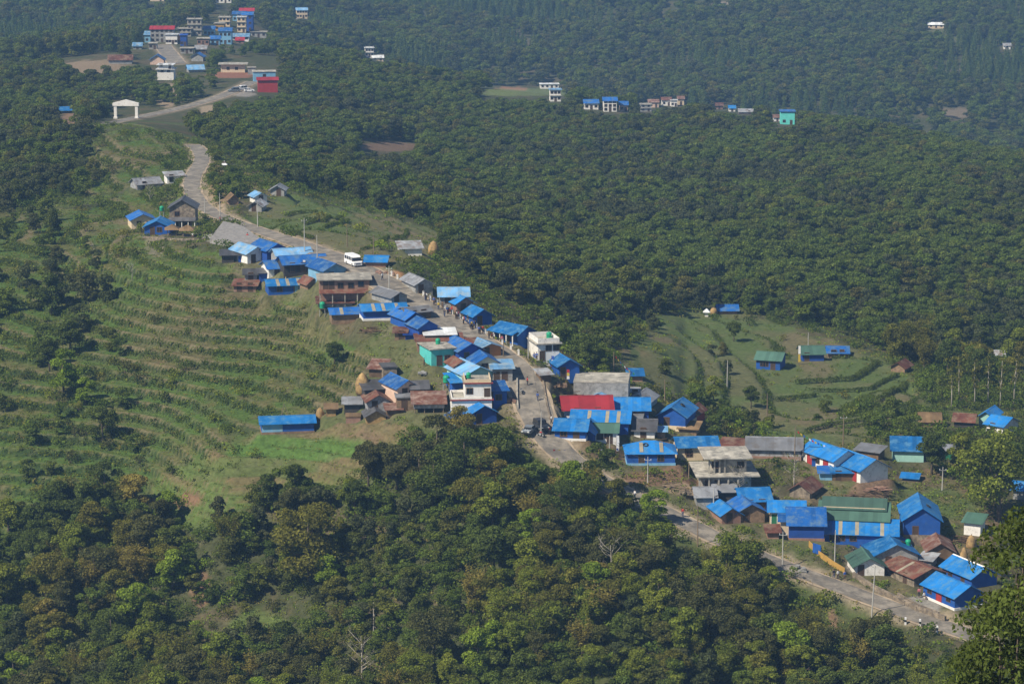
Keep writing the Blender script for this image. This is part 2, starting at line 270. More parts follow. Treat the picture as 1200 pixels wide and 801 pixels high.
def rawmesh(name, V, Fq, m, tint=None, smooth=False):
    me = bpy.data.meshes.new(name); V = np.asarray(V, np.float32); Fq = np.asarray(Fq, np.int32); k = Fq.shape[1]
    me.vertices.add(len(V)); me.vertices.foreach_set('co', V.ravel()); me.loops.add(Fq.size); me.loops.foreach_set('vertex_index', Fq.ravel())
    me.polygons.add(len(Fq)); me.polygons.foreach_set('loop_start', np.arange(0, Fq.size, k, dtype=np.int32)); me.update(calc_edges=True)
    if tint is not None: a = me.attributes.new('tint', 'FLOAT', 'FACE'); a.data.foreach_set('value', np.asarray(tint, np.float32))
    if smooth: me.polygons.foreach_set('use_smooth', np.ones(len(Fq), bool))
    if m: me.materials.append(m)
    return me
# ---------------------------------------------------------------- buildings: first the table, then the ground is levelled, then they are built
BT = []
def b(label, cx, by, w, dep, yaw, h, roof, rise, rc, wc, ops='', name='house', cat='house', **k): BT.append(dict(label=label, cx=cx, by=by, w=w, dep=dep, yaw=yaw, h=h, roof=roof, rise=rise, rc=rc, wc=wc, ops=ops, name=name, cat=cat, **k))
# by the temple bend
b('cream walled house with royal blue gable roof left of the green tank tower', 168, 268, 27, 7, 8, 2.9, 'g', 1.5, 'deep2', 'cream', 'w.75')
b('bright blue house with blue gable roof just in front of the grey stone house', 184, 275.5, 29, 7, -8, 2.5, 'g', 1.6, 'sky', 'blue', 'w.6')
b('slate roofed two storey stone house with columns beside the road bend', 214, 269, 30, 7, -6, 5.6, 'g', 1.9, 'slate', 'stone', 'w.25@.9 w.7@.9 w.3@3.4 d.5', porch=(1.8, 2.6, 'slate'))
b('round brown thatched shelter beside the bright blue house', 202, 277, 13, 3, 0, 2.0, 'w', 1.2, 'thatch', 'none', 'posts', 'thatched_shelter', 'shelter')
b('brown thatched shelter at the edge of the paved yard', 220, 278, 15, 3.2, 0, 2.0, 'w', 1.2, 'thatch', 'none', 'posts', 'thatched_shelter', 'shelter')
b('long grey tin shed on the terrace left of the winding road', 175, 221, 28, 5, 22, 1.8, 'p', 1.5, 'gray', 'tin', 'd.3', 'tin_shed', 'shed')
b('broken grey shed with white wall nearest the winding road', 206, 213, 20, 4, 12, 2.0, 's', .7, 'tin', 'white', 'd.25', 'tin_shed', 'shed')
b('tiny white shrine on top of the wooded mound', 263, 198, 4, 1.0, 0, 1.3, 'w', 1.0, 'white', 'white', 'd.5', 'shrine', 'shrine')
b('small mud hut with brown thatched roof below the wooded mound', 274, 240, 11, 4, 10, 1.8, 'g', 1.3, 'thatch', 'mud', '', 'mud_hut', 'hut')
b('grey tin hut behind the electricity pole under the mound', 299, 248, 15, 5, -15, 1.9, 'g', 1.2, 'tin', 'gray', 'd.4', 'tin_hut', 'hut')
b('hut with pale teal tin roof and white front under the mound', 306, 238, 14, 4, 20, 2.2, 'g', 1.0, 'lblue', 'white', 'd.5', 'tin_hut', 'hut')
b('grey hut furthest right of the huts under the mound', 325, 230, 16, 4, -10, 2.2, 'g', 1.2, 'gray', 'gray', 'd.6', 'tin_hut', 'hut')
# cluster left of the upper road
b('white gable house with pale blue roof sheets left of the upper road', 301, 308, 22, 8, 28, 2.9, 'g', 1.4, 'lblue', 'white', '')
b('dark blue gable house right behind the white gable house', 325, 304, 24, 8, 28, 2.8, 'g', 1.5, 'blue', 'deep', '')
b('long blue roofed row house in the upper cluster', 358, 318, 50, 6, 14, 2.3, 'p', 1.5, 'blue', 'dark', 'd.2 d.45 w.65 d.85')
b('grey blue roof house behind the long row house next to the road', 345, 308, 40, 5, 16, 2.4, 'p', 1.2, 'lblue', 'gray', '')
b('short blue house with a white gable end left of the long row house', 327, 324, 24, 6, 16, 2.4, 'p', 1.4, 'blue', 'white', 'd.4')
b('blue roofed house with pale blue sheet gable facing down the hill', 393, 329, 26, 8, 26, 3.0, 'g', 1.5, 'blue', 'lblue', '')
b('long low blue shed with pale blue right end at the edge of the grass slope', 338, 345, 46, 5.5, 8, 2.6, 'p', 1.0, 'sky', 'blue', 'patch', strips=(.25, .5, .78), patch=(.66, 1, 'lblue'))
b('small brown brick hut with blue tarp roof beside the low blue shed', 367, 341, 13, 4, 25, 2.2, 'g', 1.2, 'rust', 'mud', '', 'brick_hut', 'hut')
b('low rusty roofed shed of red brick at the left end of the upper cluster', 287, 342, 26, 4, -8, 1.8, 's', .7, 'rust', 'brick', 'd.25 d.75', 'brick_shed', 'shed')
b('dark tin shed under the paved yard', 267, 308, 14, 3.5, 0, 2.2, 's', .6, 'slate', 'dark', '', 'tin_shed', 'shed')
b('small blue grey outhouse left of the white gable house', 284, 307, 9, 2.5, 0, 2.0, 's', .5, 'slate', 'deep', '', 'outhouse', 'outhouse')
b('black roofed shed above the rusty brick shed', 294, 330, 14, 3.5, 0, 2.0, 's', .6, 'slate', 'gray', 'd.5', 'tin_shed', 'shed')
b('little blue outhouse between the black shed and the white gable end', 309, 328, 10, 2.5, 5, 2.0, 's', .5, 'slate', 'deep', '', 'outhouse', 'outhouse')
b('unfinished red brick house with flat concrete roof and bare columns', 404, 352, 58, 7, 2, 4.6, 'f', .3, 'conc', 'brick', 'w.42@2.7 w.63@2.7 w.83@3.0 d.12@2.4 d.24@2.4', fo=.6, porch=(1.4, 2.0, 'rust'))
b('low whitewashed annexe with dark red roof in front of the unfinished brick house', 393, 362.5, 40, 3, 2, 1.8, 's', .8, 'rust', 'gray', '', 'annexe', 'house')
b('brown brick shed with blue roof and one clear sheet', 407, 379.5, 36, 5, 6, 2.7, 'p', .9, 'blue', 'mud', '', 'brick_shed', 'shed', strips=(.33,))
b('long bright blue shed with white base below the brick house', 451, 375, 50, 5.5, 8, 2.6, 'p', 1.0, 'sky', 'blue', '', 'blue_shed', 'shed', strips=(.25, .48, .8), base='white')
b('grey tin roofed house at the left kerb above the long blue shed', 468, 356, 18, 8, 32, 2.0, 'g', 1.0, 'gray', 'gray', '')
b('blue gable house, upper one of the stepped pair left of the road', 486, 386, 20, 7.5, 26, 2.9, 'g', 1.4, 'blue', 'blue', '')
b('blue gable house, lower one of the stepped pair left of the road', 502, 398, 22, 6.5, 24, 3.3, 'g', 1.4, 'blue', 'deep', '')
b('low lean-to with flat blue tarp roof under the stepped pair', 482, 397, 14, 2.5, 0, 1.2, 's', .4, 'deep', 'deep', '', 'lean_to', 'shed')
b('worn grey roofed house between the stepped pair and the road', 491, 374, 28, 4, 26, 2.0, 'p', .8, 'gray', 'wood', '')
b('small brick privy with rusty roof left of the stepped pair', 469, 399, 13, 2.5, -4, 2.1, 's', .5, 'rust', 'mud', 'd.6', 'privy', 'outhouse')
b('long shop with white grey tin roof on the left kerb', 516, 402, 34, 3.5, 6, 2.2, 's', .6, 'white', 'wood', '', 'shop', 'shop')
b('upper of two long rusty roofed sheds left of the road', 515, 407, 52, 3.5, 5, 1.8, 's', .7, 'rust', 'brick', '', 'rusty_shed', 'shed')
b('lower of two long rusty roofed sheds left of the road', 530, 411, 62, 3, 5, 1.5, 's', .7, 'rust', 'brick', '', 'rusty_shed', 'shed')
b('turquoise house with flat grey roof and a green water tank', 519, 427.5, 27, 7, 20, 3.4, 'f', .25, 'conc', 'turq', 'd.35 w.7', fo=.4)
b('blue house with broad blue gable facing down the slope beside the turquoise house', 552, 424, 28, 9, 22, 3.0, 'g', 1.5, 'blue', 'deep', '', base='conc')
b('low house with worn pale blue roof touching the left kerb', 575, 418, 24, 6, 24, 2.4, 'g', .9, 'lblue', 'orange', '')
b('cream house with blue gable roof and one dark window at the left kerb', 571, 439, 27, 8, 14, 3.0, 'g', 1.5, 'blue', 'cream', 'w.4@1.2')
b('grey shed on tall posts at the left kerb below the cream house', 589, 447, 23, 5, 6, 3.2, 's', .7, 'lblue', 'gray', 'd.2 d.6', 'post_shed', 'shed')
b('worn pale blue roofed house with teal gable behind the white two storey house', 562, 451, 34, 9, 24, 2.8, 'g', 1.6, 'lblue', 'teal', '')
b('small white walled house with rusty roof above the teal gable', 542, 438, 18, 5, 20, 2.2, 'g', 1.0, 'rust', 'white', '')
b('low hut roofed in blue tarp behind the white terrace', 539, 458, 18, 5, 15, 2.2, 's', .8, 'sky', 'blue', '', 'tarp_hut', 'hut')
b('white two storey house with red bands and a roof terrace amid the village', 553, 490, 47, 7, 3, 3.7, 'f', .25, 'conc', 'white', 'w.6@1.6', fo=.3, band='red', par=.5, upper=(.33, .98, 3.2))
b('royal blue hut tucked behind the white two storey house', 586, 473, 16, 5, 10, 3.2, 's', .8, 'deep2', 'blue', 'w.4', 'blue_hut', 'hut')
b('bright blue gable roof house in front of the white two storey house', 567, 496, 30, 7, 20, 2.6, 'g', 1.6, 'sky', 'deep', '')
b('teal walled lean-to house with blue roof in front of the white two storey house', 545, 499, 26, 5, 16, 1.8, 'g', 1.3, 'deep2', 'teal', '')
b('rusty tin cow shed on the grass above the haystack', 441, 441, 17, 5, -12, 2.0, 's', .9, 'rusttin', 'wood', '', 'cow_shed', 'shed')
b('dark stone hut half dug in right of the cow shed', 457, 440, 16, 4, 10, 1.8, 'f', .2, 'slate', 'stone', '', 'stone_hut', 'hut', fo=.2)
b('pink walled house with blue gable roof and one white roof sheet', 478, 466, 24, 8, 24, 2.7, 'g', 1.5, 'blue', 'pink', 'w.7@.9 d.35')
b('house with red brown rusty gable roof and grey tin front', 444, 481, 26, 6, 8, 2.4, 'g', 1.4, 'rust', 'tin', '')
b('mud walled hut with blue grey roof, lowest of the old huts', 441, 496.5, 23, 5, 6, 2.0, 'g', 1.2, 'slate', 'hay', '', 'mud_hut', 'hut')
b('small grey tin hut at the left edge of the old huts', 413, 482, 19, 4, 0, 1.9, 's', .5, 'gray', 'dark', '', 'tin_hut', 'hut')
b('brown timber pen in front of the grey tin hut', 414, 496, 17, 3, 0, 1.4, 'f', .1, 'thatch', 'brick', '', 'timber_pen', 'pen', fo=.1)
b('dark blue roofed hut behind the red brown roof', 441, 464, 26, 5, 12, 1.8, 's', .8, 'slate', 'dark', '', 'tin_hut', 'hut')
b('rusty white tin shed standing on short posts', 503, 484, 36, 5, 2, 2.4, 's', 1.3, 'rusttin', 'tin', 'stilts', 'tin_shed', 'shed')
b('low stone porch with flat grey roof beside the tin shed on posts', 476, 480, 22, 4, 3, 2.6, 'f', .15, 'gray', 'mud', 'd.4', 'stone_porch', 'porch', fo=.3)
b('grey slate roofed hut between the pink house and the tin shed', 492, 464, 18, 5, 4, 2.0, 'p', 1.1, 'slate', 'stone', '', 'tin_hut', 'hut')
b('lone blue shed with pale blue left end on the green field', 337.5, 508, 61, 5, 4, 2.7, 'p', 1.0, 'sky', 'blue', 'patch', 'blue_shed', 'shed', patch=(0, .4, 'lblue'), base='mud')
b('tan plank hut beside the haystacks right of the lone blue shed', 388, 488, 11, 3, 0, 2.0, 's', .3, 'thatch', 'hay', '', 'plank_hut', 'hut')
# right side of the road
b('grey roofed house with grey gable, first on the right side of the road', 497, 344, 20, 8, 22, 2.6, 'g', 1.2, 'gray', 'gray', '')
b('long house with pale worn blue and white roof behind the road crowd', 532, 359, 33, 5.5, 2, 2.8, 'p', 1.5, 'lblue', 'gray', '')
b('small house with bright blue roof and rusty wall beside the road crowd', 545, 366, 20, 5, 22, 2.6, 'g', 1.3, 'sky', 'brick', 'd.4')
b('blue gable house next to the gathered people', 566, 381, 21, 5.5, 24, 2.6, 'g', 1.4, 'sky', 'blue', '')
b('long blue roofed house with a white railed porch, on the right kerb', 592, 401, 32, 5, -46, 2.7, 'p', 1.5, 'sky', 'blue', 'd.3 d.6', porch=(1.5, 2.4, 'sky'))
b('white flat roofed house with parapet and green tank on the right kerb', 643, 422, 25, 7, 16, 3.5, 'f', .2, 'conc', 'white', 'd.2 w.5@2 w.85@2', fo=.5, par=1.1)
b('blue house with blue gable roof just below the white flat roofed house', 667, 441, 24, 7, 18, 2.8, 'g', 1.4, 'sky', 'blue', 'd.2')
b('large bare grey concrete block building with flat roof', 704, 474, 64, 9, -3, 4.6, 'f', .25, 'conc', 'gray', '', 'concrete_building', 'building', fo=.05, par=.15)
b('small house with pale blue hipped roof under the concrete block', 702, 475, 26, 5, -20, 1.8, 'g', 1.3, 'lblue', 'white', '')
b('long house with red sheet roof below the concrete block', 689, 489, 56, 6, 6, 2.2, 'p', 2.2, 'red', 'white', 'w.2@1.2')
b('long blue roofed shop row with dark open front', 731, 493, 58, 7, 2, 2.8, 'p', 1.9, 'sky', 'deep', 'd.45 d.7 w.85')
b('house with weathered grey hip roof above the blue shop row', 748, 478, 26, 6, -15, 2.0, 'g', 1.4, 'gray', 'gray', '')
b('big blue gable house at the right end of the red roofed row', 787, 501, 32, 9, -14, 3.0, 'g', 2.0, 'sky', 'blue', '', base='cream')
b('red brown sheet clad house behind the big blue gable', 806, 497, 16, 6, -20, 2.6, 'g', 1.2, 'rust', 'red', '')
b('long deep house with plain blue roof, upper one below the red roof', 703, 506, 66, 7, -4, 2.5, 'p', 1.7, 'sky', 'blue', '', strips=(.3, .62, .82))
b('blue house with white base beside the parked cars', 668, 516, 36, 8, -6, 2.5, 'p', 1.5, 'sky', 'blue', 'w.3@1.2', base='white')
b('blue gable fronted house joined to the green roofed white house', 684, 518, 22, 7, -10, 2.3, 'g', 1.4, 'sky', 'blue', '')
b('white house with green roof and one black window below the red roof', 709, 519.5, 27, 6, -3, 2.8, 'p', 1.2, 'green', 'white', 'w.6@1.1')
b('small white cottage with dark grey slate roof and brown door', 755, 513, 24, 6, -3, 2.0, 'p', 1.7, 'slate', 'white', 'd.45')
b('tiny brick kiosk with pale blue roof beside the white cottage', 775, 514, 9, 2, 0, 1.9, 's', .4, 'lblue', 'mud', '', 'kiosk', 'kiosk')
b('blue house with hipped blue roof and long veranda on brown field', 763, 545, 56, 7, 4, 2.8, 'h', 1.9, 'sky', 'blue', 'd.3 w.7', strips=(.3, .72), base='lblue')
b('cream house with flat pitched blue roof and one window', 818, 539, 46, 6, 10, 3.3, 'p', 1.4, 'sky', 'cream', 'w.25@1.3')
b('dark rusty roof behind the cream house', 858, 531, 30, 4, -14, 1.6, 's', .8, 'rust', 'brick', '', 'rusty_shed', 'shed')
b('unfinished two storey concrete house with open columns and slab roofs', 852, 574, 56, 9, 8, 3.0, 'f', .25, 'conc', 'conc', 'd.1 d.3', fo=1.5, upper=(.12, .92, 3.0), upfo=1.0)
b('grey corrugated gable shed in front of the unfinished concrete house', 827, 592, 22, 5, 6, 2.2, 'p', 1.3, 'gray', 'gray', '', 'tin_shed', 'shed')
b('second grey corrugated shed right of the first, under the concrete slab', 850, 585, 24, 4, 6, 1.9, 's', .9, 'gray', 'dark', '', 'tin_shed', 'shed')
b('blue roofed house nearest the road under the flag string', 857, 613, 22, 7, 20, 2.2, 'g', 1.3, 'sky', 'brick', 'd.4')
b('brown gable house with blue roof in the middle of the flag string trio', 880, 612, 32, 7, 16, 2.6, 'g', 1.6, 'blue', 'mud', '')
b('bright blue roofed house at the back of the flag string trio', 886, 597, 34, 7, 12, 2.2, 'p', 1.8, 'sky', 'deep', '')
b('cream house with green door and blue roof', 922, 614, 40, 6, 2, 3.0, 'p', 1.4, 'sky', 'cream', 'D.13', )
b('large blue roofed hall with dark blue front on a brick plinth', 945, 633, 41, 9, 3, 3.6, 'p', 2.4, 'blue', 'deep', '', 'hall', 'hall', base='brick')
b('small blue porch house with cream base left of the large hall', 920, 625, 11, 4, 2, 3.0, 'p', .8, 'blue', 'cream', '')
b('long school like building with two tier green roof', 1000, 626, 78, 8, -2, 3.6, 'p', 2.6, 'green', 'gray', '', 'school_building', 'building', tier=True)
b('long blue fronted building below the green roof with red windows', 1008, 638.5, 84, 4, 0, 2.6, 's', 1.7, 'sky', 'blue', 'w.12 w.24 w.4', 'school_building', 'building', strips=(.22, .45, .8))
b('tall blue gable house on a grey stone base left of the white hut', 1080, 636, 42, 11, 5, 4.6, 'g', 2.2, 'sky', 'blue', '', base='stone', baseh=1.6)
b('broad blue gable roofed house with the green tank behind the green roof', 1050, 664, 50, 12, 14, 2.8, 'g', 2.2, 'sky', 'gray', '')
b('white ended house with green gable roof above the road wall', 1019, 674, 34, 7, 12, 2.2, 'g', 1.6, 'green', 'white', 'd.2', )
b('long stone house with rusty red roof and one white sheet', 1053, 680, 46, 7, -54, 2.2, 'p', 1.4, 'rust', 'stone', '', strips=(.5,))
b('shed with striped rust and grey tin gable roof', 1102, 656, 30, 8, 8, 2.2, 'g', 1.6, 'rusttin', 'wood', '', 'tin_shed', 'shed')
b('blue house with red door and white base, lowest house beside the road', 1100, 707, 47, 6, -54, 3.0, 'p', 1.9, 'sky', 'blue', 'w.2@1.2 R.5 w.8@1.2', base='white')
b('house with blue roof and white ridge strip behind the red door house', 1121, 682, 44, 5.5, -54, 2.5, 'p', 1.8, 'sky', 'blue', '', ridge=True)
b('small white hut with dark green roof alone on the slope', 1139, 627, 19, 3.5, -14, 3.0, 's', .8, 'green', 'white', '', 'hut', 'hut')
b('upper half of the long blue roofed white terrace house with red doors', 958, 547, 48, 6, -54, 3.0, 'p', 1.8, 'sky', 'white', 'R.25 w.5 R.75', 'terrace_house', 'house')
b('lower half of the long blue roofed white terrace house with red doors', 990, 559, 46, 6.5, -54, 3.0, 'p', 2.0, 'sky', 'white', 'R.2 w.5 R.8', 'terrace_house', 'house')
b('long grey tin greenhouse shed with brown base', 907, 537, 62, 6, 0, 2.4, 'p', 1.8, 'gray', 'tin', '', 'tin_shed', 'shed', base='brick')
b('little blue kiosk in front of the long terrace house', 960, 546, 17, 3, 2, 1.8, 'f', .15, 'gray', 'blue', '', 'kiosk', 'kiosk', fo=.4)
b('plank walled shed with flat bright blue roof in front of the terrace house', 993, 564, 35, 4, 2, 2.2, 's', .9, 'sky', 'wood', 'd.2', 'plank_shed', 'shed')
b('small stone hut with rusty gable roof in the green field', 937, 583, 24, 6, -20, 1.8, 'g', 1.5, 'rust', 'stone', '', 'stone_hut', 'hut')
b('low blue tarp shelter alone on the brown slope', 1066, 563, 17, 3, -10, .9, 'p', .6, 'sky', 'deep', '', 'tarp_shelter', 'shelter')
b('teal shed with bright blue roof half behind trees', 1064, 541, 36, 5, 2, 2.8, 's', 1.6, 'sky', 'teal', '', 'teal_shed', 'shed')
b('small teal house with blue gable roof at the right wood edge', 1155, 500, 16, 6, -16, 2.8, 'g', 1.2, 'sky', 'teal', '')
b('blue roofed white house touching the big tree on the right', 1165, 507, 20, 6, -32, 2.2, 'p', 1.5, 'sky', 'white', 'd.4')
b('brown thatched hut with red wall below the slender trees', 1090, 500, 22, 5, 4, 1.6, 'p', 1.4, 'thatch', 'brick', '', 'mud_hut', 'hut')
b('low hut with dark red roof between two leafy trees', 1129, 501, 22, 5, -6, 1.8, 'p', 1.2, 'rust', 'dark', '', 'rusty_hut', 'hut')
b('tiny green hut with grey roof hidden among trees', 1112, 538, 9, 3, 0, 2.2, 's', .4, 'gray', 'green', '', 'green_hut', 'hut')
b('blue house with pale green roof, leftmost of the field houses', 900, 433, 28, 6, -12, 2.9, 'p', 1.4, 'green', 'blue', 'w.4')
b('blue house with pale green roof beside the white flag pole', 953, 423, 25, 6, 10, 2.2, 'p', 1.5, 'green', 'deep', 'd.2')
b('low house with plain blue roof, rightmost of the field houses', 982, 419, 23, 5, 4, 1.6, 'p', 1.2, 'blue', 'mud', '')
b('rusty roofed mud hut at the end of the curved hedges', 1052, 436, 16, 4.5, -20, 1.6, 'g', 1.2, 'rust', 'mud', '', 'mud_hut', 'hut')
b('small hut with blue and rust roof high in the field corner', 853, 368, 22, 4, 6, 1.4, 'p', 1.2, 'blue', 'brick', '', 'hut', 'hut')
b('white domed shrine beside the field corner hut', 828, 371, 4, 1, 0, 1.5, 'w', .9, 'white', 'white', '', 'shrine', 'shrine')
b('grey tin shed with white end beside the upper haystack', 482, 300, 25, 5, 8, 2.2, 's', .9, 'tin', 'white', '', 'tin_shed', 'shed')
b('blue tarp roofed stall on red earth behind the minibus', 440, 313, 24, 5, -8, 1.6, 'p', 1.0, 'sky', 'brick', '', 'tarp_stall', 'stall')
b('distant tin hut in the wood at the right edge', 1171, 423, 10, 4, 10, 1.8, 'p', 1.0, 'tin', 'white', '', 'tin_hut', 'hut')
b('small blue roof at the far right edge below the big tree', 1194, 585, 14, 4, -10, 2.5, 'p', 1.2, 'sky', 'gray', '')
b('blue patch roof stall behind the concrete block', 745, 447, 16, 4, 4, 1.6, 's', .6, 'sky', 'brick', '', 'tarp_stall', 'stall')
b('little lean-to with brown roof at the right of the long row house', 378, 326, 12, 3, 20, 1.7, 's', .5, 'rust', 'mud', '', 'lean_to', 'shed')
b('low rust roofed lean-to left of the cream house with one window', 547, 447, 14, 3, 8, 1.8, 's', .6, 'rust', 'stone', '', 'lean_to', 'shed')
b('tiny white privy right of the large concrete block', 744, 468, 8, 2, 0, 1.9, 's', .4, 'tin', 'white', 'd.5', 'privy', 'outhouse')
b('low grey tin shed behind the white cottage with slate roof', 741, 500, 18, 3, -6, 1.9, 's', .6, 'gray', 'wood', '', 'tin_shed', 'shed')
b('brown roofed open hut beside the base of the big blue gable', 806, 510, 20, 4, -10, 1.7, 's', .6, 'thatch', 'mud', '', 'brown_hut', 'hut')
b('long grey roof shed behind the lower half of the terrace house', 1016, 537, 26, 3, -24, 1.9, 's', .6, 'gray', 'wood', '', 'tin_shed', 'shed')
b('small blue lean-to against the plank walled shed', 968, 562, 14, 3, 4, 1.7, 's', .5, 'blue', 'lblue', '', 'lean_to', 'shed')
b('low brick outbuilding left of the large blue hall plinth', 906, 631, 13, 3, 6, 1.6, 's', .5, 'rust', 'brick', '', 'outbuilding', 'building')
b('small tin shed tucked under the striped rust and grey roof', 1084, 664, 14, 3, -20, 1.7, 's', .5, 'tin', 'gray', '', 'tin_shed', 'shed')
b('rust patched cattle shed at the edge of the old huts', 462, 487, 16, 3, 6, 1.6, 's', .5, 'rusttin', 'wood', '', 'cattle_shed', 'shed')
b('short grey porch roof on posts in front of the blue front school building', 1042, 640, 16, 3, -4, 1.9, 's', .4, 'lblue', 'deep', '', 'porch', 'porch')
b('tin roofed stall by the kerb opposite the concrete block', 640, 447, 12, 3, 20, 1.8, 's', .5, 'tin', 'wood', '', 'stall', 'stall')
# far part of the ridge and the hill town
b('blue tarp hut left of the white gate', 78, 133, 16, 4, 0, 1.2, 's', .8, 'sky', 'dark', '', 'tarp_hut', 'hut')
b('low long house with reddish roof on the bare hilltop', 141, 75, 27, 6, -4, 2.0, 'p', 1.8, 'rust', 'gray', '')
b('white two storey house with flat roof standing out on the hilltop', 194, 94, 19, 6, -8, 4.6, 'f', .3, 'white', 'white', 'w.3@3.4 w.7@3.4', fo=.7, upper=(.1, .9, 1.8), upfo=.9)
b('pink house with blue gable roof behind the white hilltop house', 184, 76, 16, 6, -6, 2.4, 'g', 2.0, 'deep2', 'pink', '')
b('grey hut with blue arched roof right of the hilltop street', 231, 72, 14, 5, -12, 2.2, 'g', 1.6, 'deep2', 'gray', '')
b('low hut with dull blue roof beside the dark tree clump', 230, 85, 18, 5, 10, 1.6, 'p', 1.6, 'lblue', 'gray', '')
b('long single storey white house with flat roof above red earth', 273, 85, 28, 6, -3, 3.6, 'f', .3, 'conc', 'cream', 'w.3@1.2 w.65@1.2', fo=1.2)
b('small grey outbuilding right of the long white house', 295, 87.5, 9, 4, 0, 3.0, 'f', .3, 'conc', 'gray', '', 'outbuilding', 'building', fo=.3)
b('blue grey house with flat roof behind the big red wall', 310, 97, 26, 6, 2, 4.6, 'f', .3, 'conc', 'lblue', 'w.5@2.5', fo=.3)
b('dark red sheet walled house beside the bend with the parked trucks', 314, 108.5, 23, 6, 2, 5.2, 'p', .8, 'red', 'red', '')
TOWN = [('pale stone four storey block with flat roof, tallest in the hill town middle',228,42,18,6,'conc','conc','f',9.5,3,3),('three storey school block with long red roof at the left of the hill town',190,50,30,8,'red','gray','p',7.5,3,5),
('pale blue house at the foot of the school block',175,50,12,5,'lblue','lblue','s',4.5,1,2),('bright white hall with grey pilasters in front of the school block',201,52,15,6,'white','white','f',5.2,1,4),('orange narrow shop wall beside the white hall',210,52,5,4,'conc','orange','f',5.2,1,1),
('deep blue hall wall right of the orange shop',215,54,8,6,'deep','deep','f',5.8,1,2),('plain concrete house left of the pale stone block',216,43,17,6,'conc','conc','f',4.5,2,3),('blue roofed house right of the pale stone block',245,42,14,6,'blue','lblue','p',4,1,3),
('cream house with orange top storey in the hill town',257,36,12,6,'conc','yellow','f',4.2,1,2),('pale concrete house on the upper right of the hill town',263,31,14,6,'conc','cream','f',5.4,2,3),('tall cream tower house of the hill town',283,38,11,6,'white','cream','f',9.0,3,2),
('deep blue tall house behind the cream tower house',290,37,14,7,'blue','deep','p',10,3,2),('top red roofed white house of the hill town',289,20,18,6,'red','white','p',4,1,4),('blue and white house under the top red roof',280,25,16,6,'blue','lblue','p',4.5,1,3),
('blue house with red band and white front in the hill town',264,52,16,7,'blue','lblue','p',7.5,2,3),('brown shop house with pink band beside the hill street',238,53,15,5,'conc','brick','f',3.6,1,3),('blue and white house left of the red banded house',252,53,12,5,'deep2','lblue','p',3.6,1,2),
('long pale blue sheet roofed shed at the right of the hill town',282,48,21,7,'lblue','white','p',2.6,1,4),('grey flat house right of the pale blue shed',303,44,20,6,'conc','gray','f',3.2,1,3),('red roofed hut under the pale blue shed',281,51,10,5,'red','brick','p',2,1,1),
('low grey house at the left end of the hill street',179,58,10,5,'conc','gray','f',3.2,1,2),('small concrete stall row beside the hill street',219,63,16,4,'conc','gray','f',2.8,1,3),('second small concrete stall row right of the first',235,63,14,4,'tin','wood','s',2.4,1,2),
('blue roof house below the hill field',161,58,11,5,'lblue','gray','p',2,1,1),('white house with blue roof at the top edge above the hill town',262,3.5,20,7,'blue','white','p',4,1,4),('long pale house with two rows of windows on the far road',354,21.5,14,6,'lblue','cream','p',6,2,4),
('pale roofed farm at the top left edge of the far slope',184,1.5,18,6,'tin','cream','p',3.4,1,2),
('white three storey house far away in the wood',433,67,11,6,'white','white','f',6,2,3),('low white sheds beside the far white house',443,71,14,5,'white','cream','p',2,1,2),
('long white house behind the far green field',644,104,24,6,'white','white','f',3,1,4),('blue and white house with red stripe below the far field',651,119,14,6,'lblue','white','f',6,2,3),
('three storey pale house with blue canopy roof in the distant hamlet',715,131,17,6,'deep2','white','p',5.6,3,3),('small blue and red house left of the blue canopy house',693,128.5,18,6,'blue','white','p',3.4,1,3),('blue roofed red house right of the blue canopy house',731,131,10,5,'blue','pink','p',3.6,1,2),
('grey stone house in the distant hamlet',757,131,14,6,'conc','gray','f',4.5,2,2),('brown roofed house behind the grey stone house',766,126,13,6,'rusttin','pink','p',3.5,1,2),('red roofed house in the right part of the distant hamlet',781,124,12,6,'rust','white','p',3.8,1,2),('white house, second from the right in the distant hamlet',790,125,8,5,'white','white','f',4,1,2),('pale house at the right end of the distant hamlet',798,123,8,5,'rusttin','cream','p',4,1,1),
('tall turquoise house with blue rooftop room on the wooded crest',923,146,18,7,'deep2','turqb','f',6.4,1,2),('rusty hut left of the turquoise crest house',911,142,10,5,'rust','white','p',2.4,1,1),('pale blue hut on the wooded crest',858,131,8,5,'sky','white','p',2.4,1,1),('red roofed hut on the wooded crest',843,128,9,5,'rust','brick','p',2.4,1,1),('low tin huts strung along the wooded crest',874,134,18,4,'tin','wood','p',1.8,1,2),
('white farmhouse high on the far right slope',1097,33,20,6,'white','cream','p',2.6,1,3),('small white hut at the far right slope edge',1180,57.5,9,5,'tin','white','p',2.6,1,1)]
for (lab, cx, by, w, dep, rc, wc, ro, h, nr, nc) in TOWN:
    w *= .9; h *= .92
    b(lab, cx, by, w, dep, -6 if cx < 330 else 4, h, ro, 1.3 if ro in 'ps' else .3, rc, wc, '', grid=(nr, nc), fo=.5)
for d_ in BT:
    if d_['rc'] == 'deep2': d_['rc'] = 'blue'
for d_ in BT:
    if d_['roof'] != 'f' and d_['h'] < 4 and d_['by'] > 200 and not d_.get('grid'): d_['h'] *= .87; d_['rise'] *= .88
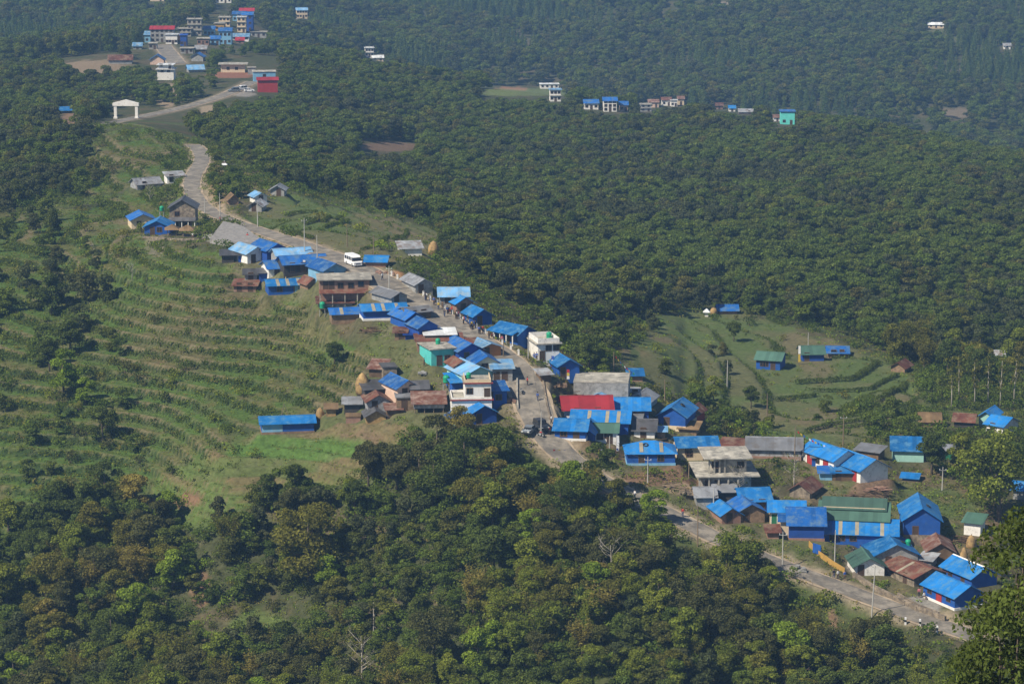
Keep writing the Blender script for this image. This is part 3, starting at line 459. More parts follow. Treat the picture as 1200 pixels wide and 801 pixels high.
# anchors, then pads
CHK = {}
for d_ in BT:
    p = hit(d_['cx'], d_['by']); d_['p'] = p; depth = proj(*p)[2]; az = math.atan2(p[0], p[1]); d_['sc'] = F/depth
    d_['yw'] = R(d_['yaw'])-az; d_['W'] = d_['w']/d_['sc']/max(.75, cos(R(d_['yaw'])))
    u = np.array([cos(d_['yw']), sin(d_['yw'])]); v = np.array([-u[1], u[0]]); d_['c'] = p[:2]+v*d_['dep']/2; d_['u'] = u; d_['v'] = v
wsum = np.zeros_like(Z); zsum = np.zeros_like(Z); wmax = np.zeros_like(Z); padd = np.zeros_like(Z)
for d_ in BT:
    hw, hd = d_['W']/2+.8, d_['dep']/2+.8; ext = hw+hd+4
    ii = np.nonzero((abs(GX-d_['c'][0]) < ext) & (abs(GY-d_['c'][1]) < ext))
    rx, ry = GX[ii]-d_['c'][0], GY[ii]-d_['c'][1]
    a = np.maximum(abs(rx*d_['u'][0]+ry*d_['u'][1])-hw, 0); c = np.maximum(abs(rx*d_['v'][0]+ry*d_['v'][1])-hd, 0); ds = np.hypot(a, c)
    w = np.clip(1-ds/2.5, 0, 1)**2; wsum[ii] += w*w; zsum[ii] += w*w*d_['p'][2]; wmax[ii] = np.maximum(wmax[ii], w); padd[ii] = np.maximum(padd[ii], np.clip(1-ds/4, 0, 1))
onroad = (rdist < .8)
wmax[onroad] = 0
Z = np.where(wmax > 0, Z*(1-wmax)+wmax*zsum/np.maximum(wsum, 1e-6), Z)
def roofmesh(W, D, h, kind, rise, oh):
    m = MB(); t = .09
    if kind in 'pg':
        if kind == 'g': W, D = D, W
        L, S = W/2+oh, D/2+oh; ez = h-rise*oh/(D/2); P = []
        for s in (-1, 1):
            q = [(-L, s*S, ez), (L, s*S, ez), (L, 0, h+rise), (-L, 0, h+rise)]
            P.append(q)
        for q in P: m.add(q+[(a, b_, c-t) for a, b_, c in q], [(0,1,2,3),(7,6,5,4),(0,4,5,1),(1,5,6,2),(2,6,7,3),(3,7,4,0)])
        if kind == 'g': m.v = [(y, x, z) for x, y, z in m.v]
    elif kind == 's':
        L, S = W/2+oh, D/2+oh; k = rise/D; q = [(-L,-S,h-k*oh),(L,-S,h-k*oh),(L,S,h+rise+k*oh),(-L,S,h+rise+k*oh)]
        m.add(q+[(a, b_, c-t) for a, b_, c in q], [(0,1,2,3),(7,6,5,4),(0,4,5,1),(1,5,6,2),(2,6,7,3),(3,7,4,0)])
    elif kind in 'hw':
        L, S = W/2+oh, D/2+oh; r = 0 if kind == 'w' else max(.4, L-S); ez = h-.15
        m.add([(-L,-S,ez),(L,-S,ez),(L,S,ez),(-L,S,ez),(-r,0,h+rise),(r,0,h+rise)], [(0,1,5,4),(1,2,5),(2,3,4,5),(3,0,4),(0,3,2,1)])
    return m
def opening(o, kind, x, z, y, W, face='f', sx=0):
    """a window (frame > pane) or door (frame > leaf) set into the wall face at y"""
    w, hh, fm, inner, nm = (1.15, 1.1, 'frame', 'glass', 'window') if kind == 'w' else (1.0, 1.95, {'d': 'frame', 'D': 'frame_white', 'R': 'frame_red'}[kind], {'d': 'door', 'D': 'w_green', 'R': 'w_red'}[kind], 'door')
    if kind == 'R': w = 1.5
    f = MB(); e = .1
    f.box(x-w/2-e, y-.06, z-e, x-w/2, y+.1, z+hh+e).box(x+w/2, y-.06, z-e, x+w/2+e, y+.1, z+hh+e).box(x-w/2, y-.06, z+hh, x+w/2, y+.1, z+hh+e).box(x-w/2, y-.06, z-e, x+w/2, y+.1, z)
    if kind == 'w': f.box(x-.03, y-.05, z, x+.03, y+.1, z+hh)
    fo = f.obj(nm, M[fm], o); MB().box(x-w/2, y-.02, z, x+w/2, y+.1, z+hh).obj('pane' if kind == 'w' else 'door_leaf', M[inner], fo)
def build(d):
    W, D, h, k, rise = d['W'], d['dep'], d['h'], d['roof'], d['rise']; bs = d.get('baseh', .45) if d.get('base') else 0
    o = thing(d['name'], d['label'], d['cat'], (*d['c'], d['p'][2]), d['yw'])
    oh = d.get('oh', .55 if k in 'pgs' else .5); ax = 'y' if k == 'g' else 'x'; rm = M['r_'+d['rc']+ax]
    y0 = -D/2
    if d['wc'] == 'none':
        for sx in (-1, 1):
            for sy in (-1, 1): MB().tube([(sx*W*.4, sy*D*.4, -.6), (sx*W*.4, sy*D*.4, h)], .12).obj('post', M['polew'], o)
        MB().box(-W*.42, -D*.42, -.3, W*.42, D*.42, .35).obj('bench', M['w_stone'], o)
    else:
        wm = M['w_'+d['wc']]; zb = 1.0 if 'stilts' in d['ops'] else -1.4; zb = bs if bs else zb
        if k == 'p': m = MB().prism([(-D/2, zb), (D/2, zb), (D/2, h), (0, h+rise-.1), (-D/2, h)], 'x', -W/2, W/2)
        elif k == 'g': m = MB().prism([(-W/2, zb), (W/2, zb), (W/2, h), (0, h+rise-.1), (-W/2, h)], 'y', -D/2, D/2)
        elif k == 's': m = MB().prism([(-D/2, zb), (D/2, zb), (D/2, h+rise-.1), (-D/2, h-.1)], 'x', -W/2, W/2)
        else: m = MB().box(-W/2, -D/2, zb, W/2, D/2, h-.12)
        m.obj('wall', wm, o)
        if bs: MB().box(-W/2-.12, -D/2-.12, -1.4, W/2+.12, D/2+.12, bs).obj('plinth', M['w_'+d['base']], o)
        if 'stilts' in d['ops']:
            for sx in (-.92, -.3, .3, .92):
                for sy in (-.9, .9): MB().tube([(sx*W/2, sy*D/2, -1), (sx*W/2, sy*D/2, 1.05)], .1).obj('post', M['polew'], o)
        if d.get('patch'):
            a, c, pm = d['patch']; MB().box(-W/2+a*W+.02, -D/2-.04, bs+.02, -W/2+c*W-.02, -D/2+.05, h-.25).obj('wall_sheet', M['w_'+pm], o)
    if k == 'f':
        fo = d.get('fo', .4); MB().box(-W/2-fo, -D/2-fo, h-.12, W/2+fo, D/2+fo, h+.1).obj('roof', rm, o)
        if d.get('band'): MB().box(-W/2-fo-.03, -D/2-fo-.03, h-.1, W/2+fo+.03, -D/2-fo+.05, h+.16).box(W/2+fo-.05, -D/2-fo+.06, h-.1, W/2+fo+.03, D/2+fo, h+.16).obj('red_band', M['frame_red'], o)
        if d.get('par'):
            q = d['par']; e = .14; X, Y = W/2, D/2
            MB().box(-X, -Y, h+.1, X, -Y+e, h+q).box(-X, Y-e, h+.1, X, Y, h+q).box(-X, -Y+e, h+.1, -X+e, Y-e, h+q).box(X-e, -Y+e, h+.1, X, Y-e, h+q).obj('parapet', M['w_'+('white' if d['wc'] == 'white' else 'conc')], o)
        if d.get('upper'):
            a, c, uh = d['upper']; xa, xc = -W/2+a*W, -W/2+c*W; ya = -D/2+(.15 if d['wc'] != 'conc' else 1.0)
            if d['wc'] == 'conc':
                MB().box(xa+2.2, ya+.6, h+.1, xc, D/2-.4, h+uh).obj('upper_wall', wm, o)
                for q in range(4): MB().box(xa+q*1.0, ya+q*0-.1, h+.1, xa+q*1.0+.28, ya+.2, h+uh).obj('column', wm, o)
                for q in range(5): MB().box(-W/2-1.0+q*W*.2, -D/2-1.2, -1, -W/2-.7+q*W*.2, -D/2-.9, h-.12).obj('column', wm, o)
            else: MB().box(xa, ya, h+.1, xc, D/2-.15, h+uh).obj('upper_wall', wm, o)
            uf = d.get('upfo', .35); MB().box(xa-uf, ya-uf, h+uh, xc+uf, D/2-.15+uf, h+uh+.2).obj('upper_roof', rm, o)
            if d.get('band'):
                MB().box(xa-uf-.03, ya-uf-.03, h+uh+.02, xc+uf+.03, ya-uf+.05, h+uh+.26).box(xc+uf-.05, ya-uf+.06, h+uh+.02, xc+uf+.03, D/2+uf, h+uh+.26).obj('red_band', M['frame_red'], o)
                MB().box(xa, ya, h+uh+.2, xc, ya+.12, h+uh+.8).box(xc-.12, ya+.12, h+uh+.2, xc, D/2-.2, h+uh+.8).box(xa, ya+.12, h+uh+.2, xa+.12, D/2-.2, h+uh+.8).obj('parapet', M['w_cream'], o)
            opening(o, 'w', xa+(xc-xa)*.18, h+1.2, ya, W); opening(o, 'w' if d['wc'] == 'conc' else 'd', xa+(xc-xa)*.85, h+(1.0 if d['wc'] == 'conc' else .25), ya+(.6 if d['wc'] == 'conc' else 0), W)
    else:
        roofmesh(W, D, h, k, rise, oh).obj('roof', rm, o)
        if d.get('tier'): roofmesh(W*.93, D*.55, h+rise*.62, 'p', rise*.7, .3).obj('upper_roof', rm, o); MB().box(-W*.46, -D*.27, h+rise*.3, W*.46, D*.27, h+rise*.68).obj('clerestory', M['w_cream'], o)
        if k in 'ps' or k == 'h':
            for sx in d.get('strips', ()):
                x = -W/2+sx*W; s = rise/(D/2 if k in 'ph' else D); ya, yb = -D/2-oh*.9, (-D*.04 if k in 'ph' else D*.45)
                za, zb_ = h+(ya+D/2)*s+.03, h+(yb+D/2)*s+.03
                if k == 'h': ya = -D/2+.1; za = h+.2; yb = -.9; zb_ = h+rise*.86+.05
                q = [(x-.35, ya, za), (x+.35, ya, za), (x+.35, yb, zb_), (x-.35, yb, zb_)]; MB().add(q+[(a, c, e-.05) for a, c, e in q], [(0,1,2,3),(7,6,5,4),(0,4,5,1),(1,5,6,2),(2,6,7,3),(3,7,4,0)]).obj('clear_sheet', M['strip'], o)
        if d.get('ridge') or k in 'pg':
            L = (W if k == 'p' else D)/2+oh-.02
            if k in 'pg':
                m = MB(); 
                q = [(-L, -.22, h+rise-.22*rise/((D if k == 'p' else W)/2)+.03), (-L, 0, h+rise+.04), (-L, .22, h+rise-.22*rise/((D if k == 'p' else W)/2)+.03)]
                m.prism([(a[1], a[2]) for a in q], 'x', -L, L)
                if k == 'g': m.v = [(y, x, z) for x, y, z in m.v]
                m.obj('ridge_cap', M['w_white'] if d.get('ridge') else rm, o)
    if d.get('porch'):
        pd, ph, pr = d['porch']; y1 = -D/2
        q = [(-W/2-.2, y1-pd-.3, ph-.1), (W/2+.2, y1-pd-.3, ph-.1), (W/2+.2, y1-.03, ph+.5), (-W/2-.2, y1-.03, ph+.5)]
        MB().add(q+[(a, c, e-.08) for a, c, e in q], [(0,1,2,3),(7,6,5,4),(0,4,5,1),(1,5,6,2),(2,6,7,3),(3,7,4,0)]).obj('porch_roof', M['r_'+pr+'x'], o)
        for q in range(5):
            x = -W/2+q*W/4; MB().box(x-.1, y1-pd-.1, -1, x+.1, y1-pd+.1, ph-.1).obj('porch_post', M['w_white' if d['wc'] != 'brick' else 'w_conc'], o)
    for t in d['ops'].split():
        if t[0] in 'wdDR' and t[1] == '.':
            a = t.split('@'); x = -W/2+float(a[0][1:])*W; z = float(a[1]) if len(a) > 1 else (max(.8, bs+.4) if t[0] == 'w' else max(.02, bs-.35))
            if z+(1.2 if t[0] == 'w' else 2.05) > h+(.5 if k == 'g' else 0) and k != 'f': z = max(.1, h-(1.3 if t[0] == 'w' else 2.1))
            opening(o, t[0], x, z, -D/2, W)
    if d.get('grid'):
        nr, nc = d['grid']; fh = h/nr
        for r in range(nr):
            for c in range(nc): opening(o, 'd' if (r == 0 and c == nc//2) else 'w', -W/2+(c+.5)*W/nc, r*fh+(.05 if (r == 0 and c == nc//2) else min(1.0, fh*.35)), -D/2, W)
        if nr > 1 and k == 'f':
            for r in range(1, nr): MB().box(-W/2-.5, -D/2-.6, r*fh-.08, W/2+.5, -D/2-.07, r*fh+.06).obj('balcony_slab', M['w_conc'], o)
            [MB().box(-W/2+.2+q*(W-.5), -D/2+.2, h+.1, -W/2+.45+q*(W-.5), -D/2+.45, h+1.2).obj('column_stub', M['w_conc'], o) for q in (0, .5, 1)]
    elif 'd.' not in d['ops'] and 'R.' not in d['ops'] and 'D.' not in d['ops'] and d['wc'] not in ('none',) and d['name'] in ('house',) and W > 3.2 and d['sc'] > 4:
        if k == 'g': opening(o, 'd', -W*.18, max(.02, bs-.35), -D/2, W)
        else: opening(o, 'd', W*.2, max(.02, bs-.35), -D/2, W); opening(o, 'w', -W*.22, max(.8, bs+.3), -D/2, W)
    return o
BO = [build(d) for d in BT]
# ---------------------------------------------------------------- terrain sheet
wmask = lambda m, k=2: m.astype(float)
n1 = fbm(GX/7, GY/7, 51); n2 = fbm(GX/25, GY/25, 52); n3 = fbm(GX/2.2, GY/2.2, 53, 3)
def mixc(c, col, w): return c*(1-w[..., None])+np.array(col)*w[..., None]
C = np.zeros(Z.shape+(3,)); C[:] = (.055, .062, .026)
C = mixc(C, (.10, .078, .045), sstep(.5, .7, n1)*.7); C = mixc(C, (.075, .105, .028), sstep(.5, .65, n2)*.6*(GY < 1000))
G1 = mixc(np.zeros(C.shape)+np.array((.066, .112, .022)), (.105, .105, .038), sstep(.45, .68, n1)); G1 = mixc(G1, (.12, .085, .05), sstep(.57, .72, n2)*.7); G1 = mixc(G1, (.05, .075, .022), sstep(.55, .7, n3)*.5)
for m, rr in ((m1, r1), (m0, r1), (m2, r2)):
    c = mixc(G1, (.026, .044, .013), sstep(.74, .79, rr)*(.85+.15*sstep(.35, .6, fbm(GX/26, GY/16, 101, 3)))); c = mixc(c, (.15, .125, .068), (1-sstep(.12, .26, rr))*(.35+.6*sstep(.40, .58, n2))); C = np.where(m[..., None], c, C)  # riser bands darkened: dense bank plants, plus terrace shade put into the colour
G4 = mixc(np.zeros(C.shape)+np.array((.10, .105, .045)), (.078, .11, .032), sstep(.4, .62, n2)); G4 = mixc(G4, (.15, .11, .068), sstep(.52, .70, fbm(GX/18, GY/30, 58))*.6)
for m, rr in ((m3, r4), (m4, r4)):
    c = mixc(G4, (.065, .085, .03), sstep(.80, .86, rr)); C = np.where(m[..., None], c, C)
G5 = mixc(np.zeros(C.shape)+np.array((.085, .125, .032)), (.13, .11, .05), sstep(.52, .68, n2)); C = np.where(m5[..., None], mixc(G5, (.15, .10, .06), sstep(.75, .9, r5)*.6), C)
G6 = mixc(np.zeros(C.shape)+np.array((.115, .09, .05)), (.075, .105, .032), sstep(.5, .68, n2)); C = np.where(m6[..., None], mixc(G6, (.16, .10, .06), sstep(.55, .7, n1)*.6), C)
E = mixc(np.zeros(C.shape)+np.array((.17, .13, .088)), (.08, .10, .035), sstep(.45, .6, n1)); E = mixc(E, (.24, .2, .15), sstep(.6, .75, n3)*.6)
C = np.where(mv[..., None], C*.68+E*.32, C)
C = mixc(C, (.14, .12, .07), np.clip(padd*1.2, 0, 1)*(.0+.45*n1)*(GY < 800))
def patch(px, py, rx, ry, col, w=.9):
    global C
    d = ((GU-px)/rx)**2+((GV-py)/ry)**2+(n1-.5)*1.2; C = mixc(C, col, (1-sstep(.6, 1.1, d))*w)
patch(420, 514, 34, 8, (.15, .105, .065), .8); patch(345, 523, 95, 15, (.072, .13, .028), 1.); patch(290, 545, 80, 14, (.08, .115, .032), .8); patch(205, 582, 34, 10, (.17, .10, .062))
patch(795, 560, 62, 12, (.17, .105, .07)); patch(700, 530, 60, 8, (.15, .105, .06)); patch(455, 172, 38, 6, (.17, .11, .075), .8); patch(430, 150, 25, 16, (.14, .1, .06)); patch(445, 322, 28, 7, (.30, .15, .075)); patch(250, 130, 18, 8, (.28, .22, .15)); patch(197, 112, 14, 16, (.27, .21, .15)); patch(270, 88, 32, 4, (.24, .11, .07))
patch(112, 80, 42, 11, (.22, .165, .11)); patch(85, 142, 16, 14, (.20, .13, .085)); patch(275, 279, 40, 8, (.34, .33, .31), 1.); patch(182, 285, 12, 14, (.2, .17, .13), .7); patch(1145, 790, 40, 14, (.20, .11, .07)); patch(975, 735, 9, 22, (.22, .14, .09)); patch(1020, 578, 30, 12, (.17, .11, .075)); patch(615, 108, 55, 5, (.11, .14, .05)); patch(600, 104, 22, 2.4, (.28, .15, .09)); patch(590, 108, 20, 4, (.12, .15, .05))
patch(130, 45, 70, 16, (.085, .10, .045), .7); patch(40, 25, 45, 8, (.09, .10, .05), .5); patch(1120, 132, 26, 6, (.19, .15, .11), .8); patch(1112, 84, 16, 2.5, (.35, .26, .2)); patch(905, 69, 24, 1.6, (.25, .2, .15)); patch(335, 22, 22, 4, (.26, .23, .18)); patch(843, 3, 18, 1.6, (.28, .24, .2)); patch(1110, 40, 40, 10, (.10, .11, .05), .6); patch(285, 108, 16, 6, (.24, .22, .2)); patch(915, 655, 26, 9, (.28, .24, .19)); patch(1010, 655, 22, 12, (.22, .2, .18)); patch(1082, 708, 26, 12, (.24, .23, .21)); patch(745, 583, 22, 8, (.3, .22, .15)); patch(800, 572, 24, 8, (.27, .2, .14))
patch(255, 222, 12, 40, (.25, .175, .105), .85); patch(300, 215, 25, 16, (.17, .13, .075), .7); patch(425, 625, 10, 8, (.2, .14, .09), .6); patch(235, 690, 12, 22, (.2, .12, .08), .8); patch(335, 668, 20, 16, (.2, .15, .1), .6); patch(300, 735, 40, 26, (.085, .125, .03), .8); patch(270, 610, 60, 15, (.08, .12, .03), .6)
sh = np.clip(1-rdist/2.6, 0, 1)*(RD[0] < 17); C = mixc(C, (.27, .22, .155), sstep(0, .6, sh+(n3-.5)*.5)*.8)
sh = np.clip(1-np.minimum(RD[1], RD[2])/3.0, 0, 1); C = mixc(C, (.28, .23, .17), sh*.8)
V = np.stack([GX, GY, Z], -1).reshape(-1, 3); I = np.arange(NY*NT).reshape(NY, NT)
Fq = np.stack([I[:-1, :-1], I[:-1, 1:], I[1:, 1:], I[1:, :-1]], -1).reshape(-1, 4)
gm = bpy.data.materials.new('hillside_ground'); gm.use_nodes = True; nt = gm.node_tree; N = nt.nodes; L = nt.links; bs_ = N['Principled BSDF']; bs_.inputs['Roughness'].default_value = 1; bs_.inputs['Specular IOR Level'].default_value = .1
at = N.new('ShaderNodeAttribute'); at.attribute_name = 'soil'; tc = N.new('ShaderNodeTexCoord'); no = N.new('ShaderNodeTexNoise'); no.inputs['Scale'].default_value = 1.1; no.inputs['Detail'].default_value = 8; no.inputs['Roughness'].default_value = .7; L.new(tc.outputs['Object'], no.inputs['Vector'])
mp = N.new('ShaderNodeMapRange'); mp.inputs['From Min'].default_value = .3; mp.inputs['From Max'].default_value = .7; mp.inputs['To Min'].default_value = .6; mp.inputs['To Max'].default_value = 1.4; L.new(no.outputs['Fac'], mp.inputs['Value'])
vm = N.new('ShaderNodeVectorMath'); vm.operation = 'SCALE'; L.new(at.outputs['Color'], vm.inputs[0]); L.new(mp.outputs[0], vm.inputs['Scale']); L.new(vm.outputs[0], bs_.inputs['Base Color'])
bp = N.new('ShaderNodeBump'); bp.inputs['Strength'].default_value = .6; bp.inputs['Distance'].default_value = .35; L.new(no.outputs['Fac'], bp.inputs['Height']); L.new(bp.outputs[0], bs_.inputs['Normal'])
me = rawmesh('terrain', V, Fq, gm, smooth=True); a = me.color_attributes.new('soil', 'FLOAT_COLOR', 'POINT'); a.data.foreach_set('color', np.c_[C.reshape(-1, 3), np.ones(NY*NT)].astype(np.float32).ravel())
ground = bpy.data.objects.new('terrain', me); COL.objects.link(ground); ground['kind'] = 'structure'
# ---------------------------------------------------------------- road surfaces
def road_strip(name, path, o0, o1, dz, m, jit=0.):
    p = path; t = np.gradient(p[:, :2], axis=0); t /= np.linalg.norm(t, axis=1)[:, None]; nn = np.stack([t[:, 1], -t[:, 0]], 1); vs, fs = [], []
    for k in range(len(p)):
        for q, o in enumerate(np.linspace(o0[k], o1[k], 5)):
            oo = o+(random.uniform(-jit, jit) if q in (0, 4) else 0); vs.append((p[k, 0]+nn[k, 0]*oo, p[k, 1]+nn[k, 1]*oo, p[k, 2]+dz))
        if k: fs += [((k-1)*5+q, (k-1)*5+q+1, k*5+q+1, k*5+q) for q in range(4)]
    m_ = MB().add(vs, fs); o = m_.obj(name, m); o['kind'] = 'structure'; return o
for (p, hw), nm in zip(ROADS, ('road', 'lane', 'street')):
    road_strip(nm+'_shoulder', p, -hw-.5, hw+.5, .10, M['dirt'], .25); road_strip(nm, p, -hw+.1, hw-.1, .16, M['asphalt'], .18)
yp = [hit(*q) for q in [(246,285),(262,271),(285,274),(311,284),(300,288),(262,288)]]; yz = max(p[2] for p in yp[2:])+.05
ym = MB().add([(p[0], p[1], yz if k_ not in (0, 1) else max(yz, p[2]+.05)) for k_, p in enumerate(yp)]+[(p[0], p[1], p[2]-1.5) for p in yp], [tuple(range(6))]+[(k_, (k_+1) % 6, 6+(k_+1) % 6, 6+k_) for k_ in range(6)]).obj('paved_yard', M['w_pave']); ym['kind'] = 'structure'
# ---------------------------------------------------------------- plants: prototypes
def leaves(P, Nn, size, asp=.6):
    n = len(P); t = rng.normal(size=(n, 3)); t -= (t*Nn).sum(1, keepdims=True)*Nn; t /= np.linalg.norm(t, axis=1, keepdims=True)+1e-9; bt = np.cross(Nn, t)
    s = (size*rng.uniform(.65, 1.35, n))[:, None]; V = np.stack([P-t*s*.5, P-bt*s*asp*.5, P+t*s*.5, P+bt*s*asp*.5], 1).reshape(-1, 3); return V
def unit(n): v = rng.normal(size=(n, 3)); return v/np.linalg.norm(v, axis=1, keepdims=True)
def crown(blobs, per, size, m, name, asp=.7, rough=.55, inner=.72, flat=.8):
    Ps, Ns, T = [], [], []
    for (c, r) in blobs:
        k = max(6, int(per*r*r)); u = unit(k); u[:, 2] = np.where(u[:, 2] < -.35, -u[:, 2], u[:, 2]); rr = r*rng.uniform(inner, 1.08, k)[:, None]
        Ps.append(np.array(c)+u*rr*np.array([1, 1, flat])); nn = u+rng.normal(size=(k, 3))*rough; Ns.append(nn/np.linalg.norm(nn, axis=1, keepdims=True)); T.append(rng.uniform(.5, 1.5, k)*rng.uniform(.8, 1.2))
    V = leaves(np.vstack(Ps), np.vstack(Ns), size, asp); return rawmesh(name, V, np.arange(len(V)).reshape(-1, 4), m, np.concatenate(T))
def trunkmesh(H, r, limbs, m, lean=.3, name='trunk'):
    mb = MB(); top = np.array([random.uniform(-lean, lean), random.uniform(-lean, lean), H]); mb.tube([(0, 0, -1.2), top*.3+np.array([.1, 0, 0]), top*.65, top], [r*1.25, r, r*.7, r*.3], 7)
    for c in limbs:
        f = random.uniform(.4, .75); s = top*f; c = np.array(c); mb.tube([s, s*.5+c*.5+np.array([0, 0, -.25]), c], [r*.45, r*.3, r*.1], 5)
    return mb.mesh(name, m, True)
def broad_blobs(R0=3.6, H=10, n=11, low=.28, rs=1.):
    out = []
    for _ in range(n):
        z = random.uniform(low, .86)*H; k = cos((z/H-.55)*2.2); a = random.uniform(0, 6.28); rad = R0*.78*max(.1, k)*math.sqrt(random.random()); out.append(((rad*cos(a), rad*sin(a), z), random.uniform(1.1, 2.0)*rs))
    out.append(((0, 0, H*.86), 1.4)); return out
HI = []
for k in range(9):
    bl = broad_blobs(random.uniform(2.9, 4.2), 10, random.choice([15, 19, 23]), .2 if k % 3 else .34, .74); HI.append((crown(bl, 190, .42, LM['green'], 'crown', rough=.7, inner=.65), trunkmesh(7.5, .2, [c for c, r in bl[:5]], M['bark'])))
BAMB = []
for k in range(3):
    mb = MB(); Ps = []
    for _ in range(22):
        az_ = random.uniform(0, 6.28); Hh = random.uniform(6.5, 10); sp = random.uniform(.8, 3.2); T = np.linspace(0, 1, 6); pt = [np.array([cos(az_)*(.3+sp*t**2.2), sin(az_)*(.3+sp*t**2.2), Hh*(t-.16*t**3)]) for t in T]; mb.tube(pt, [.06, .06, .05, .04, .025, .012], 4)
        for t in np.linspace(.28, 1, 34): q_ = np.array([np.interp(t, T, [p_[i_] for p_ in pt]) for i_ in range(3)]); Ps += [q_+np.random.default_rng(random.randrange(9999)).normal(size=3)*.34 for _u in range(3)]
    Ps = np.array(Ps); N_ = unit(len(Ps))+np.array([0, 0, .5]); N_ /= np.linalg.norm(N_, axis=1, keepdims=True); V_ = leaves(Ps, N_, .5, .34); BAMB.append((rawmesh('crown', V_, np.arange(len(V_)).reshape(-1, 4), LM['gold'], rng.uniform(.6, 1.4, len(Ps))), mb.mesh('trunk', M['bark'])))
BIGT = []
for k in range(4):
    bl = [(q_, r_*.85) for q_, r_ in broad_blobs(3.7, 10, 20, .24)]; BIGT.append((crown(bl, 210, .30, LM['green'], 'crown', rough=.85, inner=.55), trunkmesh(7.5, .2, [q_ for q_, r_ in bl[:7]], M['bark'])))
SLIM = []
for k in range(4):
    bl = [((random.gauss(0, .5), random.gauss(0, .5), z), random.uniform(.6, 1.1)) for z in np.linspace(5, 12, 10)]; SLIM.append((crown(bl, 55, .42, LM['olive'], 'crown', rough=.8, inner=.3), trunkmesh(12, .13, [c for c, r in bl[:6]], M['barkpale'], .5)))
PINE = []
for k in range(3):
    P_, N_, T_ = [], [], []
    for z in np.linspace(2, 12, 15):
        r = (12.6-z)*.22+.15; m_ = int(26*r+8); a = rng.uniform(0, 6.28, m_); q = r*np.sqrt(rng.uniform(.2, 1, m_)); P_.append(np.stack([q*np.cos(a), q*np.sin(a), z-q*.35+rng.normal(size=m_)*.15], 1)); N_.append(np.stack([np.cos(a)*.6, np.sin(a)*.6, np.ones(m_)*.8], 1)+rng.normal(size=(m_, 3))*.35); T_.append(rng.uniform(.7, 1.3, m_))
    N_ = np.vstack(N_); N_ /= np.linalg.norm(N_, axis=1, keepdims=True); V_ = leaves(np.vstack(P_), N_, .75, .5); PINE.append((rawmesh('crown', V_, np.arange(len(V_)).reshape(-1, 4), LM['pine'], np.concatenate(T_)), trunkmesh(12, .16, [], M['bark'], .2)))
BUSH = []
for k in range(5):
    bl = [((random.gauss(0, .55), random.gauss(0, .55), random.uniform(.4, 1.3)), random.uniform(.5, .85)) for _ in range(6)]; BUSH.append((crown(bl, 60, .3, LM['shrub'], 'foliage', rough=.7), MB().tube([(0, 0, -.4), (0, 0, .5)], .06, 5).tube([(0, 0, 0), (.3, .2, .7)], [.05, .02], 5).tube([(0, 0, 0), (-.3, .1, .7)], [.05, .02], 5).mesh('stem', M['bark'])))
BARE = []
for k in range(3):
    mb = MB(); mb.tube([(0, 0, -.8), (.1, 0, 2.5), (0, .2, 5), (.2, .1, 8)], [.22, .17, .1, .03], 6)
    for _ in range(16):
        z = random.uniform(2, 7); a = random.uniform(0, 6.28); l = random.uniform(1.2, 2.8); e = np.array([l*cos(a), l*sin(a), z+l*.8]); mb.tube([(0, .05*z, z), e*.55+np.array([0, 0, z*.42]), e], [.07, .05, .02], 4)
        for _q in range(3): f = e+np.array([random.gauss(0, .6), random.gauss(0, .6), random.uniform(.3, .9)]); mb.tube([e*.8+np.array([0, 0, z*.2]), f], [.03, .012], 3)
    bl = [((random.gauss(0, 1.4), random.gauss(0, 1.4), random.uniform(3.5, 8.5)), .9) for _ in range(5)]
    BARE.append((crown(bl, 22, .35, LM['olive'], 'crown', rough=.9, inner=.2), mb.mesh('trunk', M['barkpale'], True)))
def lowobj(me): return bpy.data.objects.new(me.name, me)
LOW = []
for k in range(8): LOW.append(lowobj(crown(broad_blobs(random.uniform(3.0, 4.3), 10, random.choice([12, 16, 22]), .14, random.choice([.75, .85, 1.0])), 80, .58, LM[('forest', 'forest', 'forest', 'forest', 'forestb', 'forestb', 'forestg', 'forestg')[k]], 'forest_tree', rough=.6, inner=.72)))
LOWP = [lowobj(p[0]) for p in PINE]
TUFT = []; TUFTM = [LM['grass'], LM['grass'], LM['shrub'], LM['green']]
for k in range(4):
    n_ = 18; P_ = np.stack([rng.normal(size=n_)*.35, rng.normal(size=n_)*.35, rng.uniform(.05, .5, n_)], 1); N_ = rng.normal(size=(n_, 3)); N_[:, 2] = abs(N_[:, 2])*.8; N_ /= np.linalg.norm(N_, axis=1, keepdims=True); V_ = leaves(P_, N_, .42, .45); TUFT.append(lowobj(rawmesh('tuft', V_, np.arange(len(V_)).reshape(-1, 4), TUFTM[k], rng.uniform(.6, 1.4, n_))))
n_ = 18; P_ = np.stack([rng.normal(size=n_)*.35, rng.normal(size=n_)*.35, rng.uniform(.05, .6, n_)], 1); V_ = leaves(P_, unit(n_), .42, .5); TUFTD = rawmesh('weed_tuft', V_, np.arange(len(V_)).reshape(-1, 4), LM['dark'], rng.uniform(.6, 1.4, n_))
BUSHO = [lowobj(p[0]) for p in BUSH]
